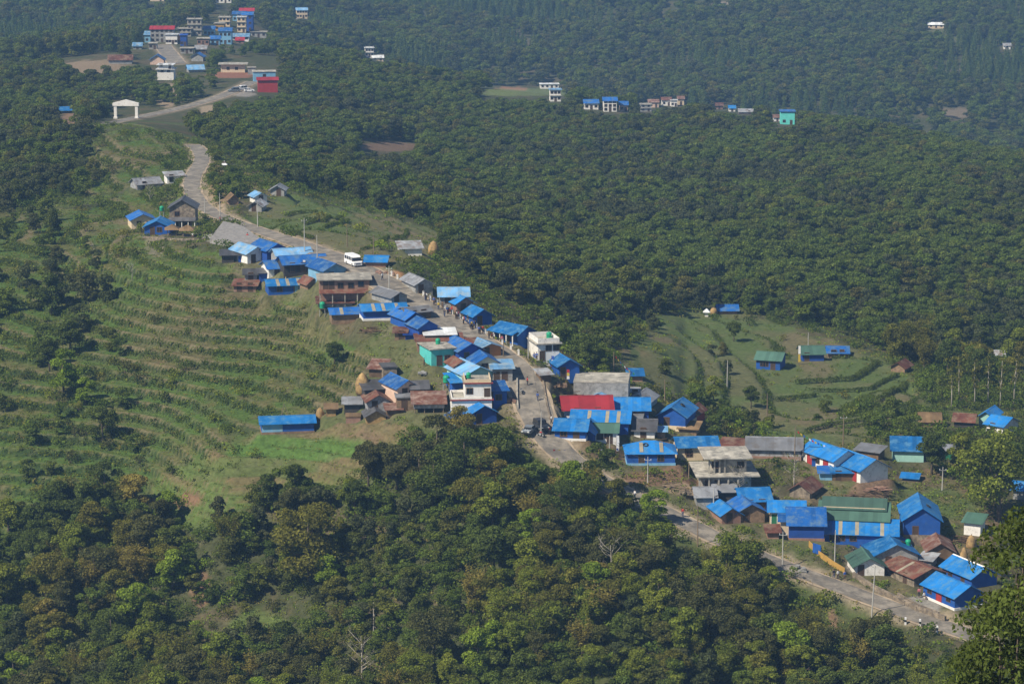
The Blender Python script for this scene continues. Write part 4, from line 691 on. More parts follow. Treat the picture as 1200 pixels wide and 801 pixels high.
def scatter(name, pts, scl, rot, pid, protos):
    pts = np.asarray(pts, np.float32); me = bpy.data.meshes.new(name); me.vertices.add(len(pts)); me.vertices.foreach_set('co', pts.ravel())
    a = me.attributes.new('scl', 'FLOAT_VECTOR', 'POINT'); a.data.foreach_set('vector', np.asarray(scl, np.float32).ravel()); a = me.attributes.new('rot', 'FLOAT', 'POINT'); a.data.foreach_set('value', np.asarray(rot, np.float32)); a = me.attributes.new('pid', 'INT', 'POINT'); a.data.foreach_set('value', np.asarray(pid, np.int32))
    o = bpy.data.objects.new(name, me); COL.objects.link(o); o['kind'] = 'stuff'
    g = bpy.data.node_groups.new(name, 'GeometryNodeTree'); g.interface.new_socket('Geometry', in_out='INPUT', socket_type='NodeSocketGeometry'); g.interface.new_socket('Geometry', in_out='OUTPUT', socket_type='NodeSocketGeometry'); N = g.nodes; L = g.links
    gi, go, jn = N.new('NodeGroupInput'), N.new('NodeGroupOutput'), N.new('GeometryNodeJoinGeometry')
    def attr(nm, ty): n = N.new('GeometryNodeInputNamedAttribute'); n.data_type = ty; n.inputs['Name'].default_value = nm; return next(s for s in n.outputs if s.enabled and s.name == 'Attribute')
    A_p, A_s, A_r = attr('pid', 'INT'), attr('scl', 'FLOAT_VECTOR'), attr('rot', 'FLOAT'); cx = N.new('ShaderNodeCombineXYZ'); L.new(A_r, cx.inputs[2])
    for k, p in enumerate(protos):
        c = N.new('FunctionNodeCompare'); c.data_type = 'INT'; c.operation = 'EQUAL'; ins = [s for s in c.inputs if s.enabled]; L.new(A_p, ins[0]); ins[1].default_value = k
        oi = N.new('GeometryNodeObjectInfo'); oi.inputs['Object'].default_value = p; ip = N.new('GeometryNodeInstanceOnPoints'); L.new(gi.outputs[0], ip.inputs['Points']); L.new(c.outputs[0], ip.inputs['Selection']); L.new(oi.outputs['Geometry'], ip.inputs['Instance']); L.new(cx.outputs[0], ip.inputs['Rotation']); L.new(A_s, ip.inputs['Scale']); L.new(ip.outputs[0], jn.inputs[0])
    L.new(jn.outputs[0], go.inputs[0]); md = o.modifiers.new('spread', 'NODES'); md.node_group = g; return o
# ---------------------------------------------------------------- plants: where they grow
maxs = np.maximum.accumulate(Z/GY, axis=0)
def seen(x, y, ztop):
    t = x/y; k = np.clip(np.round(np.interp(t, TV, np.arange(NT))).astype(int), 0, NT-1); j = np.clip(np.searchsorted(YV, y)-2, 0, NY-1); return ztop/y > maxs[j, k]
def cand(y0, y1, s, tmax=.24):
    ys = np.arange(y0, y1, s); out = []
    for y in ys: xs = np.arange(-tmax*y, tmax*y, s); out.append(np.stack([xs, np.full(len(xs), y)], 1))
    p = np.vstack(out)+rng.uniform(-.48, .48, (sum(map(len, out)), 2))*s; z = zat(p[:, 0], p[:, 1]); u, v, d = proj(p[:, 0], p[:, 1], z); rd = zat(p[:, 0], p[:, 1], np.minimum(rdist, 99)); pd = zat(p[:, 0], p[:, 1], padd)
    wu_ = u+(fbm(p[:, 0]/12, p[:, 1]/12, 71)-.5)*24; wv_ = v+(fbm(p[:, 0]/12, p[:, 1]/18, 72)-.5)*14; return p[:, 0], p[:, 1], z, u, v, d, rd, pd, wu_, wv_
PF = [(-400,640),(0,625),(60,600),(130,580),(170,600),(230,622),(285,600),(330,580),(380,585),(430,560),(470,520),(520,510),(560,503),(592,508),(604,528),(640,548),(690,560),(715,578),(765,600),(795,625),(810,650),(850,668),(905,672),(930,690),(960,735),(1000,765),(1060,775),(1100,790),(1110,900),(0,900),(-400,900)]
PFgap = [(180,720),(270,680),(350,690),(390,730),(330,775),(230,790)]; PFgap2 = [(200,640),(245,640),(250,720),(225,740)]; PFgap3 = [(905,680),(1080,735),(1090,775),(1000,765),(950,730)]
PM = [(215,150),(262,140),(300,112),(340,95),(420,78),(560,98),(700,122),(840,135),(960,135),(1100,158),(1700,190),(1700,385),(1200,385),(1120,400),(1045,415),(1000,400),(930,375),(875,366),(830,360),(762,372),(720,392),(665,392),(625,372),(580,350),(545,318),(520,290),(520,268),(440,243),(400,232),(345,222),(300,196),(262,180),(240,165)]
PMgap = [(415,162),(440,165),(490,170),(495,178),(450,180),(415,173)]
PR = [(1040,428),(1075,405),(1130,395),(1300,380),(1300,480),(1200,480),(1120,482),(1085,470),(1075,445)]
PL = [(-500,80),(0,88),(60,78),(95,100),(125,118),(120,150),(105,185),(112,215),(85,245),(60,240),(0,248),(-500,250)]
PL2 = [(-500,250),(0,255),(60,262),(110,300),(130,350),(150,390),(175,430),(130,470),(60,500),(0,500),(-500,520)]
PL3 = [(0,500),(160,450),(170,560),(120,600),(0,640)]
PT = [(200,150),(212,92),(228,88),(262,96),(262,118),(230,128),(205,132)]; PT_2 = [(95,100),(130,98),(190,98),(195,122),(130,118)]; PT_3 = [(244,190),(268,195),(285,225),(292,240),(270,245),(248,235)]; PT_4 = [(140,68),(160,66),(182,70),(185,95),(215,98),(215,82),(232,85),(262,82),(262,72),(330,60),(330,95),(420,78),(340,46),(300,55),(250,60),(200,82)]
PBR = [(715,585),(770,600),(790,640),(740,640)]
PC = [(600,380),(660,398),(720,398),(770,380),(700,440),(760,450),(820,470),(860,490),(900,510),(880,520),(820,512),(805,480),(740,462),(690,432),(660,412)]
PRH = [(1010,500),(1080,480),(1140,508),(1200,520),(1300,500),(1300,620),(1160,600),(1100,560),(1080,545),(1040,520)]
PROT = [(d_['cx'], d_['by']-1-d_['h']*d_['sc']*.6, d_['w']*.5, max(2, d_['h']*d_['sc']*.55), proj(*d_['p'])[2]) for d_ in BT if d_['by'] < 480 or d_['cx'] > 640 or d_['cx'] < 480]
PROT += [(u_, v_-1, 7, 3.5, proj(*hit(u_, v_))[2]) for u_, v_ in ROADPX+ROAD2PX+ROAD3PX+[(612,514),(628,515),(640,522),(648,534),(720,572),(748,585),(800,612),(820,630),(1020,702),(1085,727),(985,688),(940,670)] if not (838 < u_ < 912 or 642 < u_ < 712 or 748 < u_ < 786)]+[(148, 130, 14, 10, 1050), (615, 108, 50, 4, 1500), (270, 107, 28, 6, 1150), (455, 171, 30, 3, 1180)]
PROT = np.array(PROT)
def blocks(x, y, z, H, wf=.36):
    out = np.zeros(len(x), bool); u0, v0, d0 = proj(x, y, z); u1, v1, d1 = proj(x, y, z+H); hw = H*wf*F/d0
    for (cx_, cy_, rx, ry, dd) in PROT: out |= (d0 < dd+1) & (abs(u0-cx_) < rx+hw*.8) & (v1 < cy_+ry) & (v0 > cy_-ry)
    return out
TR = []   # x, y, z, height, colour class, region
INDV = dict(fore='in the dense wood below the village road', mid='in the big forest beyond the ridge', right='in the wood at the right edge', wisp='in the thin greyish thicket at the bottom', left='on the steep upper left slope', lmid='scattered over the left terraces', clump='in the dark clump behind the white gate', brush='between the village and the brown fields')
def grow(y0, y1, s, poly, gaps, hr, cols, reg_, prob=1.0, tmax=.24, rmin=2.2):
    x, y, z, u, v, d, rd, pd, wu_, wv_ = cand(y0, y1, s, tmax)
    ok = np.zeros(len(x), bool)
    for pl in poly: ok |= inpoly(wu_, wv_, pl)
    for pl in gaps: ok &= ~inpoly(wu_, wv_, pl)
    ok &= (rd > rmin) & (pd < .25) & (rng.random(len(x)) < prob)
    H = rng.uniform(hr[0], hr[1], len(x))*(.8+.4*fbm(x/15, y/15, 81, 2)); ok &= seen(x, y, z+H+22) & ~blocks(x, y, z, H)
    cl = fbm(x/14, y/14, 83, 2)+rng.normal(size=len(x))*.12; cs = np.clip((cl-.25)/.5, 0, .999)
    for k in np.nonzero(ok)[0]: TR.append((x[k], y[k], z[k], H[k], cols[int(cs[k]*len(cols))], reg_))
PW = [(395,640),(470,600),(560,620),(560,680),(520,801),(400,801)]
grow(455, 560, 4.9, [PF], [PFgap, PFgap2, PFgap3, PW], (5.5, 11), ['dark', 'green', 'olive', 'green', 'olive', 'green', 'bright', 'olive', 'green', 'gold', 'olive', 'olive', 'green', 'brown'], 'fore', .9)
grow(470, 540, 3.6, [PW], [], (4, 7), ['olive', 'brown', 'dark', 'olive'], 'wisp', .6)
grow(455, 560, 4.2, [PF], [PFgap, PFgap2, PFgap3, PW], (2.8, 5), ['green', 'bright', 'olive', 'green'], 'fore', .6)
grow(400, 490, 5.5, [[(0, 790), (1200, 790), (1200, 1000), (0, 1000)]], [], (5, 8), ['dark', 'green', 'olive', 'green'], 'fore')
grow(640, 1420, 4.7, [PM], [PMgap], (4.6, 9.2), ['forest'], 'mid')
grow(640, 800, 4.5, [PR], [], (8, 12), ['olive', 'green', 'olive', 'dark'], 'right', .5)
grow(640, 1450, 5.2, [PL], [], (5, 9), ['forest'], 'left', .75)
grow(560, 760, 5.5, [PL2], [], (4, 8), ['dark', 'green', 'green', 'olive', 'bright'], 'lmid', .22)
grow(560, 640, 6, [PL3], [], (3, 6.5), ['dark', 'green', 'brown'], 'lmid', .2)
grow(900, 1650, 5, [PT, PT_2, PT_4], [], (5, 9), ['forest'], 'left', .85)
grow(700, 860, 4, [PT_3], [], (4, 7), ['dark', 'green'], 'clump')
grow(560, 720, 5.5, [PC, PRH], [], (4, 7), ['dark', 'green', 'olive'], 'brush', .6)
grow(480, 700, 14, [PVIL, PT4], [], (3, 5), ['dark', 'green', 'olive'], 'brush', .28)
grow(480, 700, 6.5, [[(1215,480),(1800,480),(1800,820),(1215,820)]], [], (5, 9), ['dark', 'green', 'olive'], 'brush', .6, .3)
grow(470, 560, 5.5, [PFgap, PFgap2], [], (3, 7), ['green', 'olive', 'dark', 'olive'], 'fore', .45)
# far mountain: stuff only
x, y, z, u, v, d, rd, pd, wu_, wv_ = cand(1340, 2600, 6.6, .23); H = rng.uniform(7, 13, len(x)); cl = fbm(x/90, y/90, 91, 3)
ok = ((v < np.interp(u, [0, 60, 330, 420, 560, 700, 840, 960, 1100, 1200], [78, 80, 48, 76, 98, 122, 135, 140, 165, 205])) & seen(x, y, z+H+22) & (pd < .2) & ~blocks(x, y, z, H) & (rng.random(len(x)) < np.where(cl > .6, .45, .95)))
TOWNP = [(160,62),(165,40),(230,28),(270,10),(300,10),(320,50),(262,62),(240,72)]; ok &= ~inpoly(u, v, TOWNP) | (rng.random(len(x)) < .12)
for cx_, cy_, rx, ry in [(615,108,60,6),(600,104,24,4),(1112,84,18,3),(905,69,26,2.5),(335,22,24,5),(843,3,20,2.5),(1120,132,26,7),(112,80,40,10)]: ok &= ((u-cx_)/rx)**2+((v-cy_)/ry)**2 > 1
FAR = [(x[k], y[k], z[k], H[k]) for k in np.nonzero(ok)[0]]
# single trees the photograph shows plainly: base px, base py, height px, colour class, prototype family, label
ONE = [(362,690,112,'olive',BIGT,'tallest olive crowned tree in the wood below the green field'),(392,430,34,'dark',HI,'lone dark tree on the grass slope left of the village'),(766,614,46,'bright',HI,'bright green bushy tree beside the broken road edge'),(868,684,80,'green',BIGT,'round green tree hiding the road below the flag strings'),(1172,610,122,'green',BIGT,'very large spreading green tree at the right wood edge'),
(1092,556,56,'dark',HI,'leafy tree in front of the dark red roofed hut'),(1128,552,52,'green',HI,'leafy tree with a bare lower trunk left of the very large tree'),(545,580,92,'dark',BIGT,'dark evergreen tree directly below the white two storey house'),(578,560,72,'dark',HI,'dark evergreen tree beside the road junction'),(610,600,60,'olive',HI,'dull olive tree below the parked cars'),(700,575,64,'dark',HI,'dark tree at the bend where the road leaves the wood'),(508,600,84,'dark',BIGT,'dark evergreen tree left of the one below the white house'),
(650,600,60,'gold',BAMB,'yellowish tree below the road junction'),(556,720,80,'gold',BAMB,'tall golden leaved tree in the middle of the wood'),(510,790,88,'brown',BIGT,'rust brown crowned tree at the bottom of the wood'),(425,800,66,'olive',BARE,'pale bare branched tree at the bottom left of the brown crown'),(820,760,80,'brown',BIGT,'brown red crowned tree low in the right part of the wood'),(715,690,62,'dark',BARE,'grey half bare tree in the middle of the wood'),
(60,370,56,'dark',HI,'dark tree with a pale trunk on the far left terrace'),(82,420,52,'dark',HI,'dark round tree on the left terraces'),(58,435,44,'dark',HI,'dark tree left of the dark round one on the terraces'),(75,460,58,'bright',HI,'bright green tree on the left terraces'),(100,475,38,'bright',HI,'small bright green tree right of the larger bright one on the left terraces'),(120,520,50,'dark',HI,'grey green tree on the terraces above the lower left wood'),(110,300,18,'olive',BARE,'small bare tree on the upper left meadow'),(155,328,24,'olive',BARE,'leafless tree on the grass above the terraces'),(172,340,22,'dark',SLIM,'dark narrow tree on the grass below the temple'),(176,236,22,'brown',BARE,'bent bare tree in the meadow behind the temple'),(162,740,66,'bright',HI,'bright light green tree in the lower left wood'),
(962,462,4,'dark',BUSH,'round shrub in front of the curved hedge'),(1115,478,64,'olive',SLIM,'slender pale trunked tree nearest the field at the right'),(1142,478,58,'olive',SLIM,'second slender pale trunked tree from the field'),(1158,476,62,'olive',SLIM,'third slender pale trunked tree from the field'),(1172,478,60,'olive',SLIM,'fourth slender pale trunked tree from the field'),(1188,474,64,'olive',SLIM,'slender pale trunked tree closest to the right edge'),(1124,470,58,'olive',SLIM,'slender pale tree just behind the nearest one at the field'),
(930,572,44,'olive',BARE,'thin leafless tree beside the grey tin greenhouse'),(866,582,40,'brown',BARE,'dark bare tree in front of the unfinished concrete house'),(520,296,26,'dark',HI,'dark tree right of the upper haystack'),(880,478,30,'dark',HI,'dark round tree at the left end of the brown fields'),(860,400,28,'dark',HI,'dark tree in the field corner below the small hut'),(640,395,34,'dark',HI,'dark tree behind the white flat roofed house'),(690,430,44,'dark',HI,'large dark tree behind the blue house on the right kerb'),(836,470,34,'green',HI,'green tree beside the wooden pole in the fields'),(690,588,62,'gold',BAMB,'feathery yellow clump hiding the road below the junction'),(668,578,48,'olive',BAMB,'olive feathery clump just left of the hidden road stretch'),(724,606,52,'olive',HI,'olive tree just left of the bright green bushy tree'),(832,676,50,'olive',BAMB,'feathery clump at the edge of the washed out road'),(850,692,62,'green',HI,'green tree left of the round green tree by the road'),(903,704,48,'green',HI,'green tree right of the round green tree by the road'),(782,650,44,'gold',BAMB,'yellowish feathery clump below the washed out road'),(985,800,30,'bright',HI,'bright green leafy tree at the bottom edge near the right'),(1040,800,34,'green',HI,'green leafy tree at the bottom edge below the marker posts'),(940,810,60,'green',HI,'rounded green tree at the bottom edge left of the bright one')]
NID = [0]
def place_tree(proto, x, y, z, s, colr, label, group=None, cat='tree', nm='tree', sxy=1.0):
    o = thing(nm, label, cat, (x, y, z-.15), random.uniform(0, 6.28), group); o.scale = (s*sxy, s*sxy, s)
    for me, part in ((proto[0], 'foliage' if cat == 'shrub' else 'crown'), (proto[1], 'stem' if cat == 'shrub' else 'trunk')):
        c = bpy.data.objects.new(part, me); COL.objects.link(c); c.parent = o
        if part in ('crown', 'foliage') and colr: c.material_slots[0].link = 'OBJECT'; c.material_slots[0].material = LM[colr]
    return o
onepos = []
for (px, py, hp, cl, fam, lab) in ONE:
    if hp < 6: continue
    p = hit(px, min(py, 800)); d_ = proj(*p)[2]
    if py > 800: p = hit(px, 800); p = p*(1-.0006*(py-800)); p[2] = zat(p[0], p[1])
    Hm = hp/(F/d_); base = 12.5 if fam is SLIM else (9 if fam is BARE else 10.6); place_tree(random.choice(fam), *p, Hm/base, cl, lab, nm='slender_tree' if fam is SLIM else ('bare_tree' if fam is BARE else 'tree'), sxy=1.15 if fam in (HI, BIGT) else 1.); onepos.append((p[0], p[1], Hm))
OP = np.array(onepos)
T_ = [t for t in TR if not ((np.hypot(OP[:, 0]-t[0], OP[:, 1]-t[1]) < .22*OP[:, 2]).any())]
def vis(t): u, v, d = proj(t[0], t[1], t[2]+t[3]*.6); return -5 < u < 1205 and -5 < v < 815 and seen(np.array([t[0]]), np.array([t[1]]), np.array([t[2]+t[3]*.8]))[0]
sz = [(t[3]/proj(t[0], t[1], t[2])[2] if vis(t) else 0) for t in T_]
order = np.argsort(sz)[::-1]; chosen = set(order[:255].tolist())
WK = {0: 'broadleaf', 'wisp': 'thin stemmed'}; ADJ = dict(dark='dark green', green='mid green', bright='bright green', olive='olive green', brown='brownish', gold='golden yellow', forest='dull green')
for k in chosen:
    x, y, z, H, cl, rg = T_[k]; size = 'tall' if H > 8.6 else ('small' if H < 6.6 else 'medium')
    place_tree(random.choice(BARE+SLIM) if rg == 'wisp' else (random.choice(BAMB) if (cl == 'gold' and random.random() < .85) or (cl == 'olive' and random.random() < .45) or (cl == 'green' and random.random() < .12) else random.choice(HI+HI+BIGT)), x, y, z, H/10.6, cl, f'{size} {ADJ[cl]} {WK.get(rg, WK[0])} tree {INDV[rg]}', f'{size} {ADJ[cl]} trees {INDV[rg]}', sxy=random.uniform(1.0, 1.3))
rest = [T_[k] for k in range(len(T_)) if k not in chosen]
pts, scl, pid = [], [], []
for (x, y, z, H, cl, rg) in rest: s = H/10.6; w = s*random.uniform(.95, 1.3); pts.append((x, y, z-.3)); scl.append((w, w, s)); pq = float(fbm(np.array(x/45), np.array(y/60), 111, 3))+random.gauss(0, .16); pid.append(random.choice((4, 5)) if pq > .60 else (random.choice((6, 7)) if pq < .33 else random.randrange(4)))
scatter('forest', pts, scl, rng.uniform(0, 6.28, len(pts)), pid, LOW)
pts, scl, pid = [], [], []
for (x, y, z, H) in FAR:
    pine = vnoise(np.array(x/60), np.array(y/60), 95) > .66; s = H/(12.5 if pine else 10.6); w = s*random.uniform(.9, 1.25)*(1.25 if pine else 1); pts.append((x, y, z-.3)); scl.append((w, w, s*(1.2 if pine else 1))); pid.append(8+random.randrange(3) if pine else random.randrange(8))
scatter('far_forest', pts, scl, rng.uniform(0, 6.28, len(pts)), pid, LOW+LOWP)
# shrubs
x, y, z, u, v, d, rd, pd, wu_, wv_ = cand(450, 900, 2.7, .2)
def inany(pls): 
    r = np.zeros(len(x), bool)
    for pl in pls: r |= inpoly(wu_, wv_, pl)
    return r
terr = inany([PT1, PT1B, PT0, PT2]); wood = inany([PF, PL, PC, PRH, PR]) & ~inany([PT1B]); fld = inany([PT3, PT4, PT5, PT6]); vil = inany([PVIL, PVIL2]); slope = inany([PFgap, PFgap2, PFgap3])
pr = np.where(wood, .8, np.where(terr, .03, np.where(fld, .014, np.where(vil, .07, .18)))); pr = np.where(inany([PL2, PL3]), .12, pr); pr = np.where(slope, .35, pr); pr = np.where(terr & (fbm(x/18, y/18, 97, 2) > .6), .16, pr)
ok = (rng.random(len(x)) < pr) & (rd > 1.0) & (pd < .3) & seen(x, y, z+2) & ~inpoly(u, v, [(236,286),(258,266),(285,269),(318,284),(306,291),(258,291)]); K = np.nonzero(ok)[0]
ap = np.array([1/d[k] if (terr[k] or slope[k] or vil[k] or fld[k]) and 0 < u[k] < 1200 and 0 < v[k] < 801 else 0 for k in K])*rng.uniform(.6, 1.4, len(K)); od = np.argsort(ap)[::-1]; ind = set(K[od[:240]].tolist())
for k in ind:
    rg = 'on the left terraces' if terr[k] else ('on the grassy bank below the wood gap' if slope[k] else ('between the village houses' if vil[k] else 'in the open fields')); cl = random.choice(['dark', 'green', 'olive', 'bright', 'brown'] if not terr[k] else ['dark', 'green', 'olive', 'brown'])
    s = random.uniform(.7, 1.6); place_tree(random.choice(BUSH), x[k], y[k], z[k], s, cl, f'low {ADJ[cl]} shrub {rg}', f'{ADJ[cl]} shrubs {rg}', 'shrub', 'shrub')
K2 = [k for k in K if k not in ind]; pts = [(x[k], y[k], z[k]-.1) for k in K2]; s = rng.uniform(.6, 1.7, len(K2)); scatter('undergrowth', pts, np.stack([s*1.1, s*1.1, s], 1), rng.uniform(0, 6.28, len(K2)), rng.integers(0, 5, len(K2)), BUSHO)
# grass tufts
PYARD = [(240,284),(258,268),(285,271),(314,284),(304,289),(258,289)]
x, y, z, u, v, d, rd, pd, wu_, wv_ = cand(450, 900, 1.0, .2)
terr = inany([PT1, PT1B, PT0, PT2, PT5]); fld = inany([PT3, PT4]); slope = inany([PFgap, PFgap2, PFgap3, PT6]); vil = inany([PVIL, PVIL2])
zz = zat(x, y, np.maximum(r1*(m1 | m0), r2*m2)); pr = np.where(terr, np.where(zz > .76, .8, .5)*(.45+1.2*fbm(x/9, y/9, 99, 2)), np.where(slope, .5, np.where(vil, .6, np.where(fld, .05, .3))))
ok = (rng.random(len(x)) < pr) & (rd > .4) & (pd < .82) & seen(x, y, z+.6) & (u > -60) & (u < 1260) & ~inpoly(u, v, PYARD); K = np.nonzero(ok)[0]; s = rng.uniform(.5, 1.3, len(K))*np.where(zz[K] > .76, 1.2, np.where(terr[K], .55, .9))
scatter('grass', np.stack([x[K], y[K], z[K]-.05], 1), np.stack([s*1.1, s*1.1, s], 1), rng.uniform(0, 6.28, len(K)), np.where((zz[K] > .76) & (rng.random(len(K)) < .75), 2+rng.integers(0, 2, len(K)), rng.integers(0, 3, len(K))), TUFT)
x, y, z, u, v, d, rd, pd, wu_, wv_ = cand(470, 900, .72, .19)
zz = zat(x, y, np.maximum(np.maximum(r1*(m1 | m0), r2*m2), np.clip(r4-.07, 0, 1)*(m3 | (m4 & (GU > 800))))); ok = (zz > .76) & (zz < .97) & (rng.random(len(x)) < np.clip(2.8*fbm(x/26, y/16, 101, 3)-.55, .22, 1.)) & (rd > .6) & (pd < .6) & seen(x, y, z+.6) & (u > -40) & (u < 1240); K = np.nonzero(ok)[0]; s = rng.uniform(.65, 1.25, len(K))
s *= .45+.9*fbm(x[K]/20, y[K]/20, 103, 2)
scatter('terrace_weeds', np.stack([x[K], y[K], z[K]-.08], 1), np.stack([s, s, s*1.1], 1), rng.uniform(0, 6.28, len(K)), rng.integers(0, 2, len(K)), [TUFT[2], lowobj(TUFTD)])
print('TREES', len(TR), 'rest', len(rest), 'far', len(FAR), 'shrubs', len(K2), 'tufts', len(K))
# ---------------------------------------------------------------- gate, walls, haystacks, tanks
def at(px, py): return hit(px, py)
def ppm(p): return F/proj(*p)[2]
p = at(148, 139); s = ppm(p); Wg = 25/s; Hg = 15/s
g = thing('village_gate', 'tall white village gate arch with a low gable top standing across the lane', 'gate', p, R(-4))
for sx in (-1, 1): MB().box(sx*Wg/2-.5, -.5, -1, sx*Wg/2+.5, .5, Hg).box(sx*Wg/2-.7, -.7, 0, sx*Wg/2+.7, .7, .6).obj('column', M['w_white'], g)
MB().prism([(-Wg/2-.9, Hg+.01), (Wg/2+.9, Hg+.01), (Wg/2+.9, Hg+1.0), (0, Hg+2.2), (-Wg/2-.9, Hg+1.0)], 'y', -.7, .7).obj('arch_beam', M['w_white'], g)
def haystack(px, py, hp, wp, label, colr='hay'):
    p = at(px, py); s = ppm(p); H, r = hp/s, wp/s/2; o = thing('haystack', label, 'haystack', p)
    prof = [(r*.92, -.4), (r*1.0, H*.2), (r*.98, H*.45), (r*.8, H*.68), (r*.5, H*.88), (r*.12, H*1.0)]
    m = MB().lathe(prof, 18); m.v = [(x*(1+.07*sin(5*math.atan2(y, x)+z*2)), y*(1+.06*cos(4*math.atan2(y, x)+z)), z) for x, y, z in m.v]; m.obj('straw', M['w_hay'], o, True); MB().tube([(0, 0, H*.7), (0, 0, H*1.08)], .07).obj('pole', M['polew'], o)
haystack(425, 460, 24, 17, 'large rounded haystack on the grass left of the old village huts'); haystack(508, 298, 16, 13, 'upright brown haystack beside the upper grey tin shed'); haystack(375, 490, 13, 10, 'small haystack right of the lone blue shed'); haystack(1129, 664, 24, 10, 'thin conical haystack behind the striped tin roof'); haystack(1138, 641, 15, 12, 'squat straw pile in front of the white hut'); haystack(836, 368, 8, 9, 'pale haystack by the hut in the field corner')
def tank(px, py, hp, label, stand=0, colr='tankgreen', z0=0.):
    p = at(px, py); s = ppm(p); H = hp/s; r = H*.42; o = thing('water_tank', label, 'water tank', (p[0], p[1], p[2]+z0))
    if stand:
        for a in (-1, 1):
            for c in (-1, 1): MB().tube([(a*r*.9, c*r*.9, -.8), (a*r*.9, c*r*.9, stand)], .07).obj('stand_leg', M['steel'], o)
        MB().box(-r*1.1, -r*1.1, stand, r*1.1, r*1.1, stand+.1).obj('platform', M['w_wood'], o)
    zt = stand+.1 if stand else .02; MB().lathe([(r*.97, zt), (r, zt+H*.2), (r*.95, zt+H*.24), (r, zt+H*.28), (r*.95, zt+H*.5), (r, zt+H*.54), (r, zt+H*.78), (r*.7, zt+H*.93), (r*.25, zt+H*.96)], 16).obj('barrel', M[colr], o, True); MB().lathe([(r*.27, zt+H*.96), (r*.27, zt+H*1.03)], 12).obj('lid', M[colr], o)
tank(190, 262, 6, 'green water tank on a tower left of the grey stone house', 3.2); tank(378, 366, 8, 'green water tank beside the brown brick shed', .8); tank(523, 459, 9, 'green water tank on a stand behind the rusty tin shed', 1.8)
def roof_tank(lab_part, fx, fy, z, hp, label):
    d = next(q for q in BT if lab_part in q['label']); xy = d['c']+d['u']*fx*d['W']+d['v']*fy*d['dep']; s = d['sc']; H = hp/s; r = H*.42
    o = thing('water_tank', label, 'water tank', (xy[0], xy[1], d['p'][2]+z)); MB().lathe([(r*.97, .0), (r, H*.2), (r*.95, H*.24), (r, H*.28), (r*.95, H*.5), (r, H*.54), (r, H*.78), (r*.7, H*.93), (r*.25, H*.96)], 16).obj('barrel', M['tankgreen'], o, True); MB().lathe([(r*.27, H*.96), (r*.27, H*1.03)], 12).obj('lid', M['tankgreen'], o)
roof_tank('turquoise house with flat', .1, .1, 3.5, 7, 'green water tank on the flat roof of the turquoise house'); roof_tank('white two storey house with red', -.05, .1, 7.15, 7, 'pale green water tank on top of the white two storey house'); roof_tank('white flat roofed house with parapet', .28, .1, 3.7, 8, 'green water tank on the white flat roofed house'); roof_tank('broad blue gable roofed house', .42, -.1, 2.6, 8, 'turquoise green tank at the eave of the broad blue roof')
def wall(name, label, cat, pix, h, th, m, base=-1.2, top=None):
    o = MB(); P = [at(*q) for q in pix]; c = P[0]
    for a, b_ in zip(P[:-1], P[1:]):
        a, b_ = a-c, b_-c; t = b_-a; t[2] = 0; t /= np.linalg.norm(t); nn = np.array([-t[1], t[0], 0])*th/2
        q = [a-nn, b_-nn, b_+nn, a+nn]; o.add([x+np.array([0, 0, base]) for x in q]+[x+np.array([0, 0, h]) for x in q], [(3,2,1,0),(4,5,6,7),(0,1,5,4),(1,2,6,5),(2,3,7,6),(3,0,4,7)])
    ob = o.obj(name, M[m]); ob.location = [float(v) for v in c]; tag(ob, label, cat); return ob
wall('stone_wall', 'rubble stone retaining wall beside the lowest stretch of road', 'wall', [(1000,676),(1025,692),(1050,704),(1075,716),(1108,728)], 1.0, .5, 'w_stone')
wall('stone_wall', 'low stone wall under the yard of the red door house', 'wall', [(1052,699),(1075,712),(1100,722)], .8, .4, 'w_stone')
yw = wall('yellow_fence', 'long yellow painted fence sloping down beside the road by the green roofed building', 'fence', [(948,640),(960,652),(975,663),(990,672)], 1.1, .12, 'w_yellow'); 
p0 = at(957, 649); bd = MB().box(-1.1, -.06, .2, 1.1, .06, 2.0).obj('notice_board', M['w_blue'], None); bd.location = [float(p0[0]), float(p0[1])-.35, float(p0[2])]; bd.rotation_euler = (0, 0, R(-55)); tag(bd, 'blue board fixed to the yellow fence', 'board')
wall('kerb_wall', 'pale kerb wall at the right edge of the village road', 'wall', [(632,432),(636,445),(638,458),(641,475),(645,492)], .5, .3, 'w_stone'); wall('kerb_wall', 'short pale kerb wall at the left edge of the village road', 'wall', [(606,446),(606,456),(606,468),(607,480)], .6, .3, 'w_conc')
wall('retaining_wall', 'grey stone retaining wall under the paved yard by the temple bend', 'wall', [(168,279),(195,281),(215,282),(240,281)], .5, .5, 'w_stone')
wall('yard_wall', 'low grey wall along the paved yard beside the road', 'wall', [(262,268),(285,277),(310,285)], .7, .2, 'w_gray')
